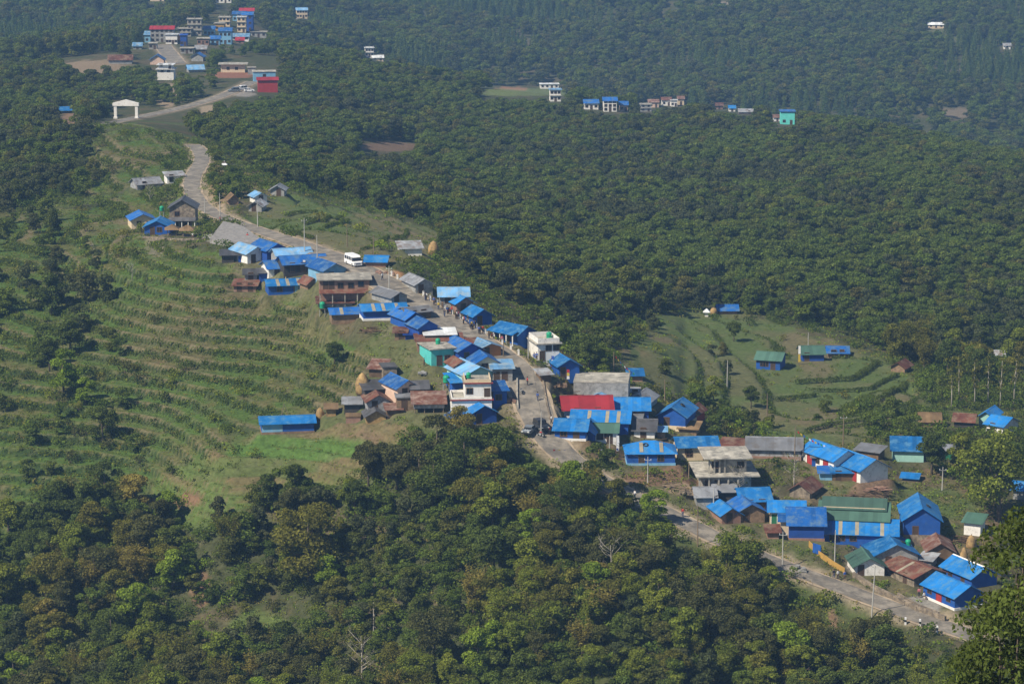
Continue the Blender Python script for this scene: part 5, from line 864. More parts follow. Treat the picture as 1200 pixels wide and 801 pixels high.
# ---------------------------------------------------------------- poles, wires, flags
POLES = [(258,254,28,'c'),(302,267,32,'c'),(357,299,44,'c'),(372,303,28,'c'),(407,289,24,'w'),(438,303,28,'w'),(413,306,16,'w'),(456,341,30,'c'),(590,418,22,'w'),(619,420,28,'c'),(719,441,30,'w'),(634,511,30,'c'),(714,534,24,'c'),(759,566,32,'c'),(807,562,20,'w'),(817.5,640,50,'w'),(836,598,28,'c'),(988,521,36,'w'),(931,541,42,'w'),(917,663,42,'c'),(978,661,42,'c'),(1062,601,20,'w'),(1104,574,28,'c'),(1021,726,66,'c'),(852,453,32,'c'),(899,488,28,'w'),(947,413,24,'c'),(779,470,26,'w'),(86,64,10,'c'),(240,252,20,'c')]
PLAB = ['beside the wooded mound','in front of the grey huts under the mound','tallest one beside the upper road','short one just right of the tallest upper road pole','in the small upper fields','at the right end of the small upper fields','beside the minibus','in front of the grey house on the left kerb','in front of the blue railed porch house','beside the white flat roofed house','carrying flags above the concrete block','at the parked cars','in front of the green roofed white house','in front of the hipped blue roof house','before the unfinished concrete house','at the broken road below the concrete house','beside the grey corrugated shed','between the fields and the blue terrace house','at the greenhouse end of the terrace house','below the large blue hall','in front of the green roofed school building','short bare one on the brown slope','tall one on the brown slope near the trees','leaning over the lowest stretch of road','in the fields left of the blue field house','in the brown lower field','behind the white flag pole','among the trees right of the concrete block','lone thin one on the far left hill','at the road bend beside the stone house']
TOP = {}
for (px, py, hp, k), lb in zip(POLES, PLAB):
    p = at(px, py); s = ppm(p); H = hp/s; o = thing('utility_pole', ('pale concrete' if k == 'c' else 'brown wooden')+' electricity pole '+lb, 'utility pole', p, random.uniform(-.6, .6), 'electricity poles')
    lean = .45 if px == 1021 else random.uniform(-.08, .08); MB().tube([(0, 0, -1), (lean*.5, 0, H*.5), (lean, 0, H)], [.13, .11, .07], 8).obj('shaft', M['polec' if k == 'c' else 'polew'], o)
    if px in (357, 456, 759, 988, 917, 1104): MB().box(lean-.7, -.04, H-.7, lean+.7, .04, H-.62).obj('crossarm', M['steel'], o); [MB().lathe([(.05, H-.57), (.06, H-.45), (.03, H-.38)], 6, (lean+q, 0)).obj('insulator', M['paintw'], o) for q in (-.6, .6)]
    TOP[px] = np.array([p[0]+lean, p[1], p[2]+H-.45])
def sag(a, b_, k, n=12): return [a+(b_-a)*t-np.array([0, 0, 4*k*t*(1-t)]) for t in np.linspace(0, 1, n)]
for a, b_, lb in [(258,302,'between the mound pole and the hut pole'),(302,357,'along the upper road below the mound'),(357,372,'between the two close upper road poles'),(372,407,'crossing the small upper fields'),(407,438,'over the upper terraces'),(619,634,'along the right kerb of the village road'),(714,759,'over the brown field'),(759,817.5,'over the broken road edge'),(917,978,'above the yellow fence'),(978,1021,'above the lowest road'),(988,931,'beside the terrace house'),(1062,1104,'over the brown slope')]:
    tag(MB().tube(sag(TOP[a], TOP[b_], .8), .025, 4).obj('power_line', M['wire']), 'thin sagging black power line '+lb, 'power line', 'power lines')
FC = ['s_white', 's_red', 's_yellow', 's_blue', 's_green']
def flagstring(a, b_, n, label):
    o = thing('flag_string', label, 'prayer flags', a); P = sag(np.zeros(3), b_-a, .5, n+2); MB().tube(P, .012, 4).obj('cord', M['wire'], o)
    for k in range(1, n+1):
        q = P[k]; t = P[k+1]-P[k-1]; t /= np.linalg.norm(t); vs = [q-t*.2, q+t*.2, q+t*.2+np.array([.05, .03, -.42]), q-t*.2+np.array([.05, .03, -.42])]; nn = np.array([-t[1], t[0], 0])*.01; MB().add([v-nn for v in vs]+[v+nn for v in vs], [(0,1,2,3),(7,6,5,4),(0,4,5,1),(1,5,6,2),(2,6,7,3),(3,7,4,0)]).obj('flag', M[FC[k % 5]], o)
def air(px, py, ref, dz=0): r = at(*ref); d = proj(*r)[2]; v = pdir(px, py); q = v*d; return np.array([q[0], q[1], q[2]+dz])
flagstring(air(643, 526, (643, 530)), air(772, 520, (772, 530)), 20, 'long string of small flags across the field below the white green roofed house')
flagstring(air(868, 585, (868, 597)), air(925, 588, (925, 600)), 12, 'string of coloured flags over the blue roof trio'); flagstring(air(910, 588, (910, 606)), air(946, 601, (946, 620)), 10, 'string of coloured flags above the cream house with the green door')
flagstring(TOP[931], air(976, 524, (976, 548)), 12, 'flag string from the greenhouse pole along the terrace house roof'); flagstring(air(984, 536, (984, 556)), air(1016, 533, (1016, 556)), 9, 'flag string over the lower half of the terrace house roof'); flagstring(TOP[719], air(745, 438, (745, 447)), 9, 'flag string coming down from the wooden pole above the concrete block')
def flagpole(px, py, hp, label, cols):
    p = at(px, py); s = ppm(p); H = hp/s; o = thing('flag_pole', label, 'flag pole', p); MB().tube([(0, 0, -.6), (0, 0, H)], [.05, .03], 6).obj('shaft', M['polew'], o)
    for k, c in enumerate(cols): h = (H*.85)/len(cols); z = H*.98-h*k; MB().add([(x_+.0, y_, z_) for y_ in (-.012, .012) for x_, z_ in ((.05, z), (.55, z-.05), (.6, z-h+.05), (.05, z-h+.02))], [(0,1,2,3),(7,6,5,4),(0,4,5,1),(1,5,6,2),(2,6,7,3),(3,7,4,0)]).obj('banner', M[c], o)
flagpole(355, 320, 16, 'prayer flag pole with red and white cloth in the upper cluster', ['s_white', 's_red', 's_white', 's_yellow']); flagpole(646, 432, 16, 'blue white and red banner pole beside the blue house on the right kerb', ['s_blue', 's_white', 's_red']); flagpole(664, 446, 14, 'red topped flag pole in front of the blue house on the right kerb', ['s_red', 's_yellow', 's_white']); flagpole(935, 427, 23, 'tall pole with white and yellow flag beside the blue field house', ['s_white', 's_yellow']); flagpole(722, 531, 22, 'tall white banner pole at the corner of the green roofed house', ['s_white', 's_white']); flagpole(896, 600, 15, 'dark flag pole with a red pennant at the trio of blue roofs', ['s_dark', 's_red'])
o = thing('wire_tripod', 'thin wooden tripod of poles on the slope above the lone blue shed', 'tripod', at(333, 498))
for a in (0, 2.1, 4.2): MB().tube([(1.7*cos(a), 1.7*sin(a), -.6), (0, 0, 4.6)], [.06, .04], 5).obj('leg', M['polew'], o)
# marker posts
def mpost(px, py, lb):
    p = at(px, py); o = thing('marker_post', lb, 'marker post', p, 0, 'striped road marker posts'); [MB().box(-.16, -.16, z0, .16, .16, z1).obj('band', M[m_], o) for z0, z1, m_ in ((-.5, .45, 'paintw'), (.45, .85, 'black'), (.85, 1.25, 'paintw'))]
mpost(1061, 731, 'black and white marker post, left one at the lowest bend'); mpost(1078, 733, 'short black and white marker post in the middle at the lowest bend'); mpost(1098, 741, 'black and white marker post, right one at the lowest bend')
RP = ROADS[0][0]; rt = np.gradient(RP[:, :2], axis=0); rt /= np.linalg.norm(rt, axis=1)[:, None]; RN = np.stack([-rt[:, 1], rt[:, 0]], 1)
ru, rv, _ = proj(RP[:, 0], RP[:, 1], RP[:, 2]); sgn = 1 if proj(RP[60, 0]+RN[60, 0]*3, RP[60, 1]+RN[60, 1]*3, RP[60, 2])[0] > ru[60] else -1
def roadside(v, off): 
    k = int(np.argmin(abs(rv-v)+np.where(ru > 700, 999, 0))); q = RP[k, :2]+RN[k]*off*sgn; return np.array([q[0], q[1], zat(q[0], q[1])])
pp = None
for k, v in enumerate(np.linspace(327, 416, 34)):
    q = roadside(v, 4.0)
    if pp is None: o = thing('guard_post', 'stubby white guard post in the row along the right road edge', 'guard post', q, 0, 'white guard posts along the right road edge'); MB().box(-.2, -.2, -.4, .2, .2, 1.0).obj('shaft', M['w_white'], o); MB().prism([(-.26, 1.0), (.26, 1.0), (0, 1.25)], 'y', -.24, .24).obj('cap', M['w_white'], o); pp = reg(o)
    else: dup(pp, q)
# ---------------------------------------------------------------- hedges round the curved fields
def hedge(pix, h, label):
    P = [at(*q) for q in pix]; L_ = []
    for a, b_ in zip(P[:-1], P[1:]):
        n_ = max(2, int(np.linalg.norm(b_[:2]-a[:2])/.55)); L_ += [a+(b_-a)*t for t in np.arange(n_)/n_]
    c = P[0]; bl = []
    for q in L_: z = float(zat(q[0], q[1])); bl.append(((q[0]-c[0]+random.gauss(0, .15), q[1]-c[1]+random.gauss(0, .15), z-c[2]+h*.4), h*random.uniform(.45, .62)))
    ob = bpy.data.objects.new('hedge', crown(bl, 170/h, .30, LM['dark'], 'hedge', rough=.7)); COL.objects.link(ob); ob.location = [float(v) for v in c]; tag(ob, label, 'hedge')
hedge([(934,450),(948,449),(965,448.5),(982,447),(1000,446),(1010,440),(1020,433),(1029,427)], 1.5, 'thick dark curved hedge round the topmost brown field'); hedge([(955,459),(980,459.5),(1002,459),(1020,457),(1034,449),(1054,440)], 1.1, 'thin curved hedge one terrace below the thick one'); hedge([(1026,471),(1036,467),(1048,459),(1062,450)], 1.5, 'short dark hedge at the right end of the terraces')
hedge([(975,498),(992,496),(1010,493),(1024,488),(1031,480)], 1.0, 'curved low hedge round the lower brown field'); hedge([(980,502),(1000,501),(1018,498),(1036,491),(1043,483)], .9, 'outermost low hedge of the lower brown field'); hedge([(946,507),(955,504),(968,501),(976,498)], 1.3, 'dark hedge just above the long blue terrace house'); hedge([(912,470),(925,468),(945,466),(960,464)], 1.2, 'ragged hedge in the middle of the brown fields')
hedge([(336,254),(346,251),(358,249.5),(374,250)], 1.1, 'uppermost short hedge of the small roadside fields'); hedge([(358,264),(370,260),(382,257),(400,255)], 1.1, 'second short hedge of the small roadside fields'); hedge([(380,268),(392,263),(408,259)], 1.1, 'third short hedge of the small roadside fields'); hedge([(426,293),(440,289),(447,283),(453,279),(466,278),(476,275),(477,270)], .9, 'winding hedge round the largest roadside field'); hedge([(340,275),(352,277),(366,281)], 1.2, 'bushy hedge above the tall upper road pole')
# ---------------------------------------------------------------- heaps
def heap(px, py, wp, label, m_, n_=26, long=True, hz_=.8):
    p = at(px, py); s = ppm(p); Wm = wp/s; o = MB()
    for _ in range(n_):
        x_, y_ = random.uniform(-.5, .5)*Wm, random.uniform(-.35, .35)*Wm; z_ = random.uniform(0, hz_)*max(0, 1-abs(x_)*1.8/Wm); a = random.uniform(-.6, .6)+(pi if random.random() < .5 else 0)
        if long: l = random.uniform(.8, 2.2); o.tube([(x_-l*cos(a), y_-l*sin(a), z_), (x_+l*cos(a), y_+l*sin(a), z_+random.uniform(-.2, .3))], random.uniform(.05, .12), 5)
        else: r = random.uniform(.12, .4); o.add([(x_+r*a_*random.uniform(.6, 1.1), y_+r*b_*random.uniform(.6, 1.1), z_+r*c_*random.uniform(.5, .9)) for a_, b_, c_ in ((-1,-1,-1),(1,-1,-1),(1,1,-1),(-1,1,-1),(-1,-1,1),(1,-1,1),(1,1,1),(-1,1,1))], [(3,2,1,0),(4,5,6,7),(0,1,5,4),(1,2,6,5),(2,3,7,6),(3,0,4,7)])
    ob = o.obj('timber_pile' if long else 'rubble_heap', M[m_]); ob.location = [float(v) for v in p]; tag(ob, label, 'timber pile' if long else 'rubble'); 
heap(1000, 583, 36, 'collapsed pile of grey planks and rusty sheets beside the stone hut', 'w_wood', 46); heap(785, 572, 34, 'scattered fallen timber at the edge of the brown field', 'polew', 20); heap(440, 388, 30, 'heap of broken boards on the grass under the long blue shed', 'w_wood', 34); heap(668, 470, 22, 'stack of brown timber and cloth bundles left of the concrete block', 'w_wood', 40, True, 2.0); heap(1024, 572, 30, 'flattened rusty roof timbers on the brown slope', 'w_brick', 24, True, .4)
heap(800, 578, 20, 'heap of pale rubble stones beside the unfinished concrete house', 'w_stone', 40, False); heap(935, 668, 20, 'grey gravel heap at the road edge beside the yellow fence', 'w_gray', 40, False, .9); heap(343, 331, 24, 'clutter of orange and white bundles in the yard of the upper cluster', 'w_orange', 36, False, .7); heap(1128, 634, 16, 'firewood stack beside the white hut with the green roof', 'w_wood', 26, True, 1.4); heap(450, 320, 22, 'low red earth bank stones behind the minibus', 'w_brick', 26, False, .4); heap(655, 452, 18, 'pile of building stones at the right kerb above the concrete block', 'w_mud', 34, False, .9); heap(790, 628, 16, 'broken concrete pieces at the washed out road edge', 'w_conc', 20, False, .3)
def roof_tyre(key, fx, fy, label):
    q = next(k_ for k_ in BT if key in k_['label']); g_ = q['roof'] == 'g'; hw = (q['W'] if g_ else q['dep'])/2; lx, ly = fx*q['W'], fy*q['dep']; off = abs(lx if g_ else ly); zz = q['h']+q['rise']*(1-off/hw)+.12; xy = q['c']+q['u']*lx+q['v']*ly; t = MB(); n_ = 14
    vs = [((.42+.13*cos(2*pi*j/7))*cos(2*pi*i/n_), (.42+.13*cos(2*pi*j/7))*sin(2*pi*i/n_), .13*sin(2*pi*j/7)) for i in range(n_) for j in range(7)]; t.add(vs, [(i*7+j, ((i+1) % n_)*7+j, ((i+1) % n_)*7+(j+1) % 7, i*7+(j+1) % 7) for i in range(n_) for j in range(7)])
    o = t.obj('tyre', M['black']); o.location = (float(xy[0]), float(xy[1]), q['p'][2]+zz); tl = math.atan2(q['rise'], hw)*(1 if (lx if g_ else ly) > 0 else -1); o.rotation_euler = ((0, tl, q['yw']) if g_ else (-tl, 0, q['yw'])); tag(o, label, 'tyre')
roof_tyre('tall blue gable house', .22, -.1, 'old black tyre lying on the tall blue gable roof'); roof_tyre('broad blue gable roofed', .3, -.1, 'old black tyre lying on the broad blue roof beside the green tank'); roof_tyre('big blue gable house at the right end', .2, 0, 'old black tyre lying on the big blue gable roof'); roof_tyre('hipped blue roof', -.1, -.2, 'old black tyre lying on the hipped blue roof')
# ---------------------------------------------------------------- vehicles (built along +X)
def wheel(o, x, y, r=.36):
    t = MB().lathe([(r*.7, -.11), (r, -.09), (r, .09), (r*.7, .11)], 16); t.v = [(a, c, b_) for a, b_, c in t.v]; w_ = t.obj('wheel', M['black'], o); w_.location = (x, y, r)
    h_ = MB().lathe([(r*.55, -.118), (r*.6, 0), (r*.55, .118)], 12); h_.v = [(a, c, b_) for a, b_, c in h_.v]; h_.obj('rim', M['steel'], w_)
def car(px, py, head, label, paint, suv=False, cat='car'):
    p = at(px, py); o = thing('parked_car', label, cat, (p[0], p[1], p[2]+.16), R(head)); L_, Wd, H1, H2 = (4.5, 1.85, 1.05, 1.82) if suv else (4.1, 1.7, .9, 1.46); a = L_/2
    MB().prism([(-a, .35), (-a+.1, .28), (a-.15, .28), (a, .4), (a, .68), (a-.15, .8), (a*.42, H1), (-a*.9, H1), (-a, H1-.15)], 'y', -Wd/2, Wd/2).obj('body', M[paint], o)
    f0, f1, r0, r1_ = a*.45, a*.12, (-a*.95 if suv else -a*.78), (-a*.88 if suv else -a*.45); MB().prism([(r0, H1+.003), (f0, H1+.003), (f1, H2-.07), (r1_, H2-.07)], 'y', -Wd/2+.09, Wd/2-.09).obj('windows', M['glass'], o)
    MB().prism([(r1_-.06, H2-.07), (f1+.08, H2-.07), (f1-.1, H2), (r1_+.1, H2)], 'y', -Wd/2+.07, Wd/2-.07).obj('roof', M[paint], o)
    for t in (f0*.5, (f0+r0)/2-.1): MB().box(t-.05, -Wd/2+.07, H1, t+.05, Wd/2-.07, H2-.08).obj('pillar', M[paint], o)
    for sx in (-1, 1):
        for sy in (-1, 1): wheel(o, sx*L_*.31, sy*(Wd/2-.08))
        MB().box(a-.1, sx*Wd*.36-.17, .62, a+.02, sx*Wd*.36+.17, .77).obj('headlight', M['lamp'], o); MB().box(f0-.15, sx*(Wd/2+.1)-.09, H1, f0, sx*(Wd/2+.1)+.09, H1+.16).obj('wing_mirror', M[paint], o)
    MB().box(a-.06, -.5, .45, a+.01, .5, .6).obj('grille', M['black'], o); MB().box(a-.12, -Wd/2+.03, .26, a+.06, Wd/2-.03, .42).obj('bumper', M['black'], o); return o
car(620, 508, -112, 'silver grey car parked at the road junction with its front towards the wood', 'cargray'); car(634, 503, -68, 'dark jeep parked right behind the silver grey car', 'cardark', True); 
p = roadside(311, .2); k0 = int(np.argmin(abs(rv-311)+np.where(ru > 700, 999, 0))); hd = math.atan2(*(RP[k0-3, :2]-RP[k0+3, :2])[::-1])
o = thing('minibus', 'white high roofed minibus driving down the village road', 'minibus', (p[0], p[1], p[2]+.16), hd); a = 2.75; Wd = 1.95
MB().prism([(-a, .4), (-a+.1, .3), (a-.3, .3), (a-.05, .45), (a, .95), (a-.25, 1.2), (-a+.02, 1.2)], 'y', -Wd/2, Wd/2).obj('body', M['paintw'], o); MB().prism([(-a+.06, 1.203), (a-.27, 1.203), (a-.85, 1.95), (-a+.12, 1.95)], 'y', -Wd/2+.04, Wd/2-.04).obj('windows', M['glass'], o); MB().prism([(-a+.05, 1.953), (a-.75, 1.953), (a-1.2, 2.35), (-a+.3, 2.38)], 'y', -Wd/2+.06, Wd/2-.06).obj('roof', M['paintw'], o)
for t in (-2.6, -1.55, -.5, .55, 1.4): MB().box(t-.07, -Wd/2+.015, 1.18, t+.07, Wd/2-.015, 1.965).obj('pillar', M['paintw'], o)
for sx in (-1, 1):
    for sy in (-1, 1): wheel(o, sx*1.6, sy*(Wd/2-.08))
    MB().box(a-.14, sx*.72-.16, .72, a-.0, sx*.72+.16, .9).obj('headlight', M['lamp'], o); MB().box(a-.62, sx*(Wd/2+.12)-.08, 1.2, a-.5, sx*(Wd/2+.12)+.08, 1.5).obj('wing_mirror', M['black'], o)
MB().box(a-.1, -.55, .5, a+.02, .55, .68).obj('grille', M['black'], o); MB().box(a-.2, -Wd/2+.02, .3, a+.06, Wd/2-.02, .46).obj('bumper', M['paintw'], o)
def motorbike(px, py, head, label, paint):
    p = at(px, py); o = thing('motorbike', label, 'motorbike', (p[0], p[1], p[2]+.16), R(head)); wheel(o, .65, 0, .3); wheel(o, -.65, 0, .3)
    MB().tube([(-.65, 0, .3), (-.2, 0, .5), (.4, 0, .75), (.65, 0, .3)], .05).box(-.25, -.14, .3, .25, .14, .55).obj('frame', M['steel'], o); MB().tube([(-.05, 0, .8), (.2, 0, .86), (.4, 0, .8)], [.1, .17, .1], 8).obj('fuel_tank', M[paint], o); MB().box(-.75, -.13, .74, -.05, .13, .82).obj('seat', M['black'], o); MB().tube([(.4, -.35, 1.0), (.48, 0, .98), (.4, .35, 1.0)], .025).tube([(.65, 0, .3), (.46, 0, .98)], .04).obj('handlebar', M['steel'], o)
motorbike(611, 461, -80, 'dark motorbike standing at the left kerb of the village road', 'cardark'); motorbike(255, 273, 20, 'red motorbike on the paved yard near the temple bend', 'carred'); motorbike(633, 512, -30, 'red motorbike beside the parked cars', 'carred')
car(283, 106, -150, 'white van parked on the lane below the dark red sheet house', 'paintw', True, 'van'); car(274, 108, -160, 'dark truck like car parked on the lane left of the white van', 'cargray', True); car(292, 108, 10, 'pale car at the wall of the dark red sheet house', 'paintw')
# ---------------------------------------------------------------- people
def skinbody(joints, edges, name, m):
    me = bpy.data.meshes.new(name); me.from_pydata([j[:3] for j in joints], edges, []); o = bpy.data.objects.new(name, me); COL.objects.link(o); o.modifiers.new('skin', 'SKIN').use_smooth_shade = True
    for k, j in enumerate(joints): sv = me.skin_vertices[0].data[k]; sv.radius = (j[3], j[3]); sv.use_root = (k == 0)
    o.modifiers.new('sub', 'SUBSURF').levels = 1; dg = bpy.context.evaluated_depsgraph_get(); out = bpy.data.meshes.new_from_object(o.evaluated_get(dg)); out.name = name; out.materials.clear(); out.materials.append(m); bpy.data.objects.remove(o); return out
def figure(pose):
    st = .16 if pose == 'walk' else .0; sit = pose == 'sit'; hz_ = .5 if sit else .92
    def leg(s, f): 
        if sit: return [(s*.1, .03, hz_, .085), (s*.11, -.38, hz_-.02, .065), (s*.11, -.4, .08, .045), (s*.11, -.53, .03, .04)]
        return [(s*.1, 0, hz_-.04, .085), (s*.1, -f*.5-.02, .5, .062), (s*.1, -f, .07, .045), (s*.1, -f-.14, .03, .04)]
    def arm(s, f): 
        b_ = hz_+.5; return [(s*.2, 0, b_, .055), (s*.27, .02, b_-.28, .042), (s*.27, -.06-f, b_-.5, .032), (s*.27, -.09-f, b_-.57, .03)]
    J = [(0, 0, hz_, .12), (0, .01, hz_+.25, .12), (0, .0, hz_+.48, .11), (0, -.01, hz_+.6, .05), (0, -.02, hz_+.7, .085), (0, -.02, hz_+.79, .08)]; E = [(k, k+1) for k in range(5)]
    def chain(root, pts): 
        i0 = len(J); J.extend(pts); E.append((root, i0)); E.extend((i0+q, i0+q+1) for q in range(len(pts)-1)); return len(J)-1
    for s in (-1, 1):
        chain(0, leg(s, st*s)); e = chain(2, arm(s, -st*s)); hx, hy, hz2 = J[e][:3]
        for q in range(4): chain(e, [(hx+s*(.0), hy-.03+.02*q, hz2-.05, .009), (hx-s*.01, hy-.035+.02*q, hz2-.1-.008*(q in (1, 2)), .008)])
        chain(e, [(hx-s*.02, hy-.05, hz2-.03, .01), (hx-s*.03, hy-.06, hz2-.06, .009)])
    body = skinbody(J, E, 'person_body', M['skin'])
    Js = [(0, 0, hz_-.02, .15), (0, .01, hz_+.25, .14), (0, 0, hz_+.49, .12)]; Es = [(0, 1), (1, 2)]
    for s in (-1, 1): A_ = arm(s, -st*s)[:3]; A_[2] = tuple(np.array(A_[1][:3])*.4+np.array(A_[2][:3])*.6)+(.05,); i0 = len(Js); Js += [(*A_[0][:3], .072), (*A_[1][:3], .06), A_[2]]; Es += [(2, i0), (i0, i0+1), (i0+1, i0+2)]
    shirt = skinbody(Js, Es, 'shirt', M['s_white'])
    Jt = [(0, 0, hz_+.02, .14)]; Et = []
    for s in (-1, 1): L_ = leg(s, st*s)[:3]; i0 = len(Jt); Jt += [(*L_[0][:3], .105), (*L_[1][:3], .08), (L_[2][0], L_[2][1], L_[2][2]+.03, .065)]; Et += [(0, i0), (i0, i0+1), (i0+1, i0+2)]
    trou = skinbody(Jt, Et, 'trousers', M['s_dark'])
    z = hz_+.76; hair = MB().lathe([(.095, z-.03), (.105, z+.03), (.09, z+.09), (.05, z+.125), (.01, z+.135)], 12, (0, .01)).mesh('hair', M['hair'], True)
    f = MB().add([(-.013, -.1, z-.02), (.013, -.1, z-.02), (0, -.13, z-.05), (0, -.1, z-.055)], [(0,1,2),(0,2,3),(1,3,2),(0,3,1)])
    for s in (-1, 1): f.lathe([(.012, z-.03), (.014, z-.02), (.012, z-.01)], 6, (s*.035, -.095)).lathe([(.012, z-.06), (.02, z-.03), (.012, z+.01)], 6, (s*.088, -.01))
    return body, shirt, trou, hair, f.mesh('face', M['skin'])
FIG = {k: figure(k) for k in ('stand', 'walk', 'sit')}
def person(q, rz, pose, shirt, trou, label, group=None):
    o = thing('person', label, 'person', q, rz, group); o.scale = (1.02,)*3
    for me, nm, mm in zip(FIG[pose], ('body', 'shirt', 'trousers', 'hair', 'face'), (None, shirt, trou, None, None)):
        c = bpy.data.objects.new(nm, me); COL.objects.link(c); c.parent = o
        if mm: c.material_slots[0].link = 'OBJECT'; c.material_slots[0].material = M[mm]
CN = {'s_red': 'red', 's_white': 'white', 's_blue': 'blue', 's_dark': 'black', 's_pink': 'pink', 's_yellow': 'yellow', 's_green': 'green', 's_jeans': 'dark blue', 's_brown': 'brown'}
vs_ = [352,356,359,361,364,366,368,370,372,374,376,378,379.5,381,382.5,384,385.5,387,388.5,390,392,394,396,398,401,404]; sh_ = ['s_white','s_red','s_dark','s_pink','s_blue','s_white','s_brown','s_dark','s_red','s_yellow']
for k, v in enumerate(vs_):
    c = sh_[(k*7+k//3) % 10]; t = ['s_dark', 's_jeans', 's_brown'][k % 3]; q = roadside(v, random.uniform(2.4, 4.0)); q[2] += .14 if True else 0
    person(q, random.uniform(-1.2, 1.2)+random.choice((0, pi)), 'sit' if k % 5 == 3 else 'stand', c, t, f'person in {CN[c]} top, {CN[t]} trousers, '+('sitting' if k % 5 == 3 else 'standing')+' in the roadside crowd', 'people gathered along the right road edge')
for (px, py, rz, po, c, t, lb) in [(977, 678, .5, 'walk', 's_dark', 's_jeans', 'person in black top walking on the road, left of the three'), (982, 679, .7, 'walk', 's_white', 's_dark', 'person in white top walking between two others'), (990, 680, .4, 'walk', 's_blue', 's_brown', 'person in blue top walking, right of the three below the yellow fence'), (729, 579, 2.6, 'walk', 's_dark', 's_dark', 'person in black walking on the broken road by the wood'), (744, 585, 2.2, 'walk', 's_white', 's_jeans', 'person in white top on the broken road by the bright green tree'), (643, 510, 0, 'stand', 's_red', 's_dark', 'person in red top standing beside the dark jeep'), (626, 421, .4, 'sit', 's_blue', 's_blue', 'person in blue sitting in front of the white flat roofed house'), (629, 423, -.5, 'stand', 's_blue', 's_dark', 'person in blue top standing at the white flat roofed house'), (1083, 702, .6, 'sit', 's_white', 's_brown', 'person in white top sitting on the red door house veranda step'), (1077, 700, -.3, 'stand', 's_pink', 's_dark', 'person in pink top standing in the yard of the red door house'), (258, 262, 1.6, 'walk', 's_red', 's_jeans', 'person in red top walking at the temple bend'), (521, 372, 2.9, 'walk', 's_dark', 's_jeans', 'person in black top walking on the carriageway beside the crowd')]:
    q = at(px, py); q[2] += .12; person(q, rz, po, c, t, lb)
for k, (px, py, lb) in enumerate([(618, 452, 'walking up the village road by the pale kerb wall'), (630, 470, 'walking in the middle of the village road'), (598, 432, 'at the kerb below the low pale roofed house'), (646, 497, 'beside the front wall of the blue row by the cars'), (468, 478, 'in front of the pink walled house'), (497, 430, 'on the grass left of the turquoise house'), (335, 333, 'in the yard of the upper cluster'), (345, 335, 'right of another in the upper cluster yard'), (226, 281, 'beside the thatched shelter at the yard'), (290, 282, 'on the paved yard by the road'), (800, 606, 'on the broken road below the concrete house'), (1008, 650, 'in the yard below the blue fronted building'), (1000, 652, 'left of another below the blue fronted building'), (448, 329, 'walking just below the minibus')]):
    q = at(px, py); q[2] += .1; cc = sh_[(k*3+1) % 10]; person(q, random.uniform(0, 6.28), 'walk' if k % 2 else 'stand', cc, ['s_dark', 's_jeans', 's_brown'][k % 3], f'person in {CN[cc]} top '+lb)
heap(538, 444, 16, 'firewood stack against the small white walled house', 'w_wood', 22, True, 1.2); heap(600, 470, 14, 'heap of sand and bricks at the left kerb', 'w_brick', 26, False, .6); heap(655, 466, 14, 'pile of loose planks beside the right kerb', 'polew', 18, True, .7); heap(330, 336, 14, 'pale cloth bundles beside the blue shed of the upper cluster', 's_white', 12, False, .5); heap(497, 437, 12, 'grey rubbish heap on the grass below the turquoise house', 'w_gray', 16, False, .2); heap(770, 520, 16, 'small stack of logs in front of the brick kiosk', 'w_wood', 20, True, .7); heap(1060, 660, 14, 'stack of stones between the broad blue roof and the striped tin shed', 'w_stone', 24, False, .7)
# ---------------------------------------------------------------- the near tree at the right edge
D0 = 150.; c0 = D0*pdir(1186, 720); gz = float(zat(c0[0], c0[1])); o = thing('large_tree', 'big dark leafy tree close by at the right edge of the view', 'tree', (c0[0], c0[1], gz-.3)); bl = []
for (px, py, r) in [(1192,612,1.3),(1172,640,1.2),(1190,660,1.6),(1158,668,1.1),(1180,700,1.6),(1146,704,1.1),(1160,735,1.5),(1136,742,.9),(1195,740,1.9),(1130,772,1.0),(1155,775,1.5),(1190,790,2.0),(1140,805,1.3),(1170,830,1.8),(1225,640,2.0),(1230,720,2.4),(1235,800,2.4),(1120,790,.7),(1190,840,2.2),(1150,830,1.6),(1130,830,1.2),(1220,860,2.4),(1175,770,1.8),(1215,600,1.2)]:
    q = D0*pdir(px+6, py)-c0; bl.append(((q[0], random.uniform(-2.2, 2.2), q[2]+c0[2]-gz+.3), r*1.05))
cm = crown(bl, 190, .30, LM['dark'], 'crown', asp=.5, rough=.75); cr_ = bpy.data.objects.new('crown', cm); COL.objects.link(cr_); cr_.parent = o
mb = MB(); mb.tube([(0, 0, -1), (.1, 0, (c0[2]-gz)*.5), (.3, .2, c0[2]-gz+2.5)], [.42, .3, .12], 9)
for (c, r) in bl[::2]: mb.tube([(.15, .1, c[2]*.55), np.array(c)*.6+np.array([0, 0, c[2]*.22]), c], [.14, .09, .03], 5)
mb.obj('trunk', M['bark'], o, True)
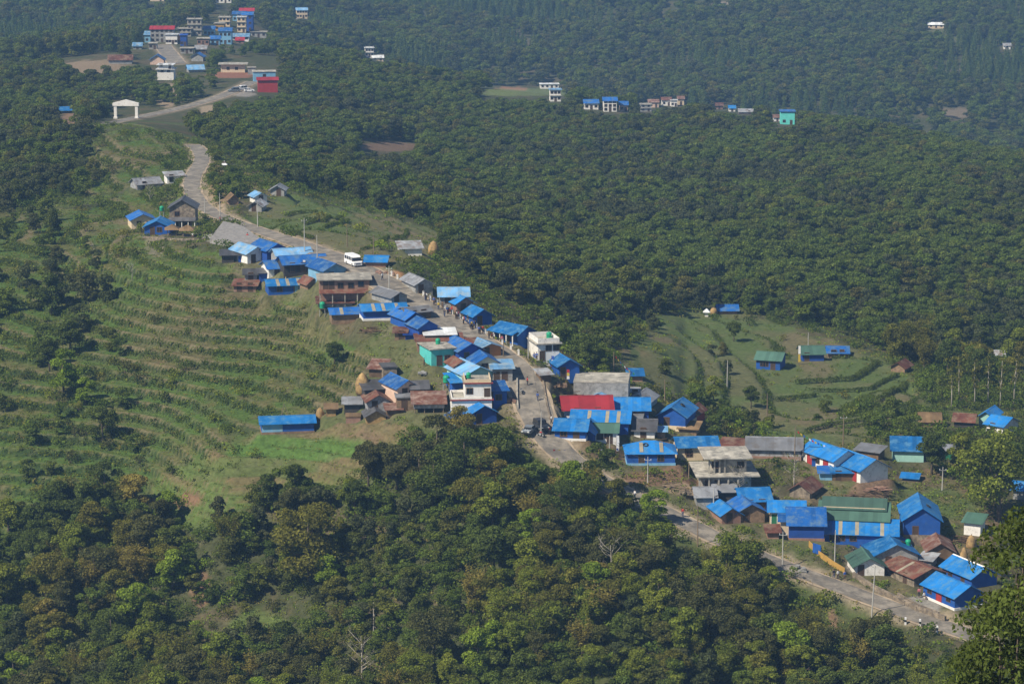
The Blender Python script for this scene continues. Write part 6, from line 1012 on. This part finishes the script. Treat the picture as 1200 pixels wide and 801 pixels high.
# ---------------------------------------------------------------- camera, light, air
cam = bpy.data.cameras.new('camera'); co = bpy.data.objects.new('camera', cam); COL.objects.link(co); co.rotation_euler = (pi/2-PITCH, 0, 0); cam.sensor_width = 36; cam.lens = F/1200*36; cam.clip_start = 1; cam.clip_end = 8000; sc.camera = co
SUN_EL, SUN_AZ = R(46), math.atan2(-.80, -.60)   # azimuth from +Y towards +X
w = bpy.data.worlds.new('World'); sc.world = w; w.use_nodes = True; sky = w.node_tree.nodes.new('ShaderNodeTexSky'); sky.sky_type = 'NISHITA'; sky.sun_disc = False; sky.sun_elevation = SUN_EL; sky.sun_rotation = SUN_AZ; sky.altitude = 1800
bg = w.node_tree.nodes['Background']; bg.inputs[1].default_value = .08; w.node_tree.links.new(sky.outputs[0], bg.inputs[0])
sl = bpy.data.lights.new('sun', 'SUN'); sl.energy = 5.0; sl.angle = R(.53); sl.color = (1, .90, .74); so = bpy.data.objects.new('sun', sl); COL.objects.link(so)
from mathutils import Vector
sd = Vector((sin(SUN_AZ)*cos(SUN_EL), cos(SUN_AZ)*cos(SUN_EL), sin(SUN_EL))); so.rotation_euler = sd.to_track_quat('Z', 'Y').to_euler()
hz = MB().box(-1100, -30, Z.min()-2, 1100, 2900, 12).obj('haze', None); hz['kind'] = 'stuff'; hm = bpy.data.materials.new('haze_air'); hm.use_nodes = True; nt = hm.node_tree; nt.nodes.clear(); ho = nt.nodes.new('ShaderNodeOutputMaterial'); pv = nt.nodes.new('ShaderNodeVolumePrincipled'); pv.inputs['Color'].default_value = (.31, .57, 1, 1); pv.inputs['Density'].default_value = HAZE; pv.inputs['Anisotropy'].default_value = 0; nt.links.new(pv.outputs[0], ho.inputs['Volume']); hz.data.materials.append(hm)
sc.view_settings.view_transform = 'Standard'; sc.view_settings.look = 'None'; sc.view_settings.exposure = EXPO; sc.view_settings.gamma = 1
sc.cycles.max_bounces = 6; sc.cycles.diffuse_bounces = 2; sc.cycles.transparent_max_bounces = 4; sc.cycles.volume_bounces = 1; sc.cycles.use_denoising = True
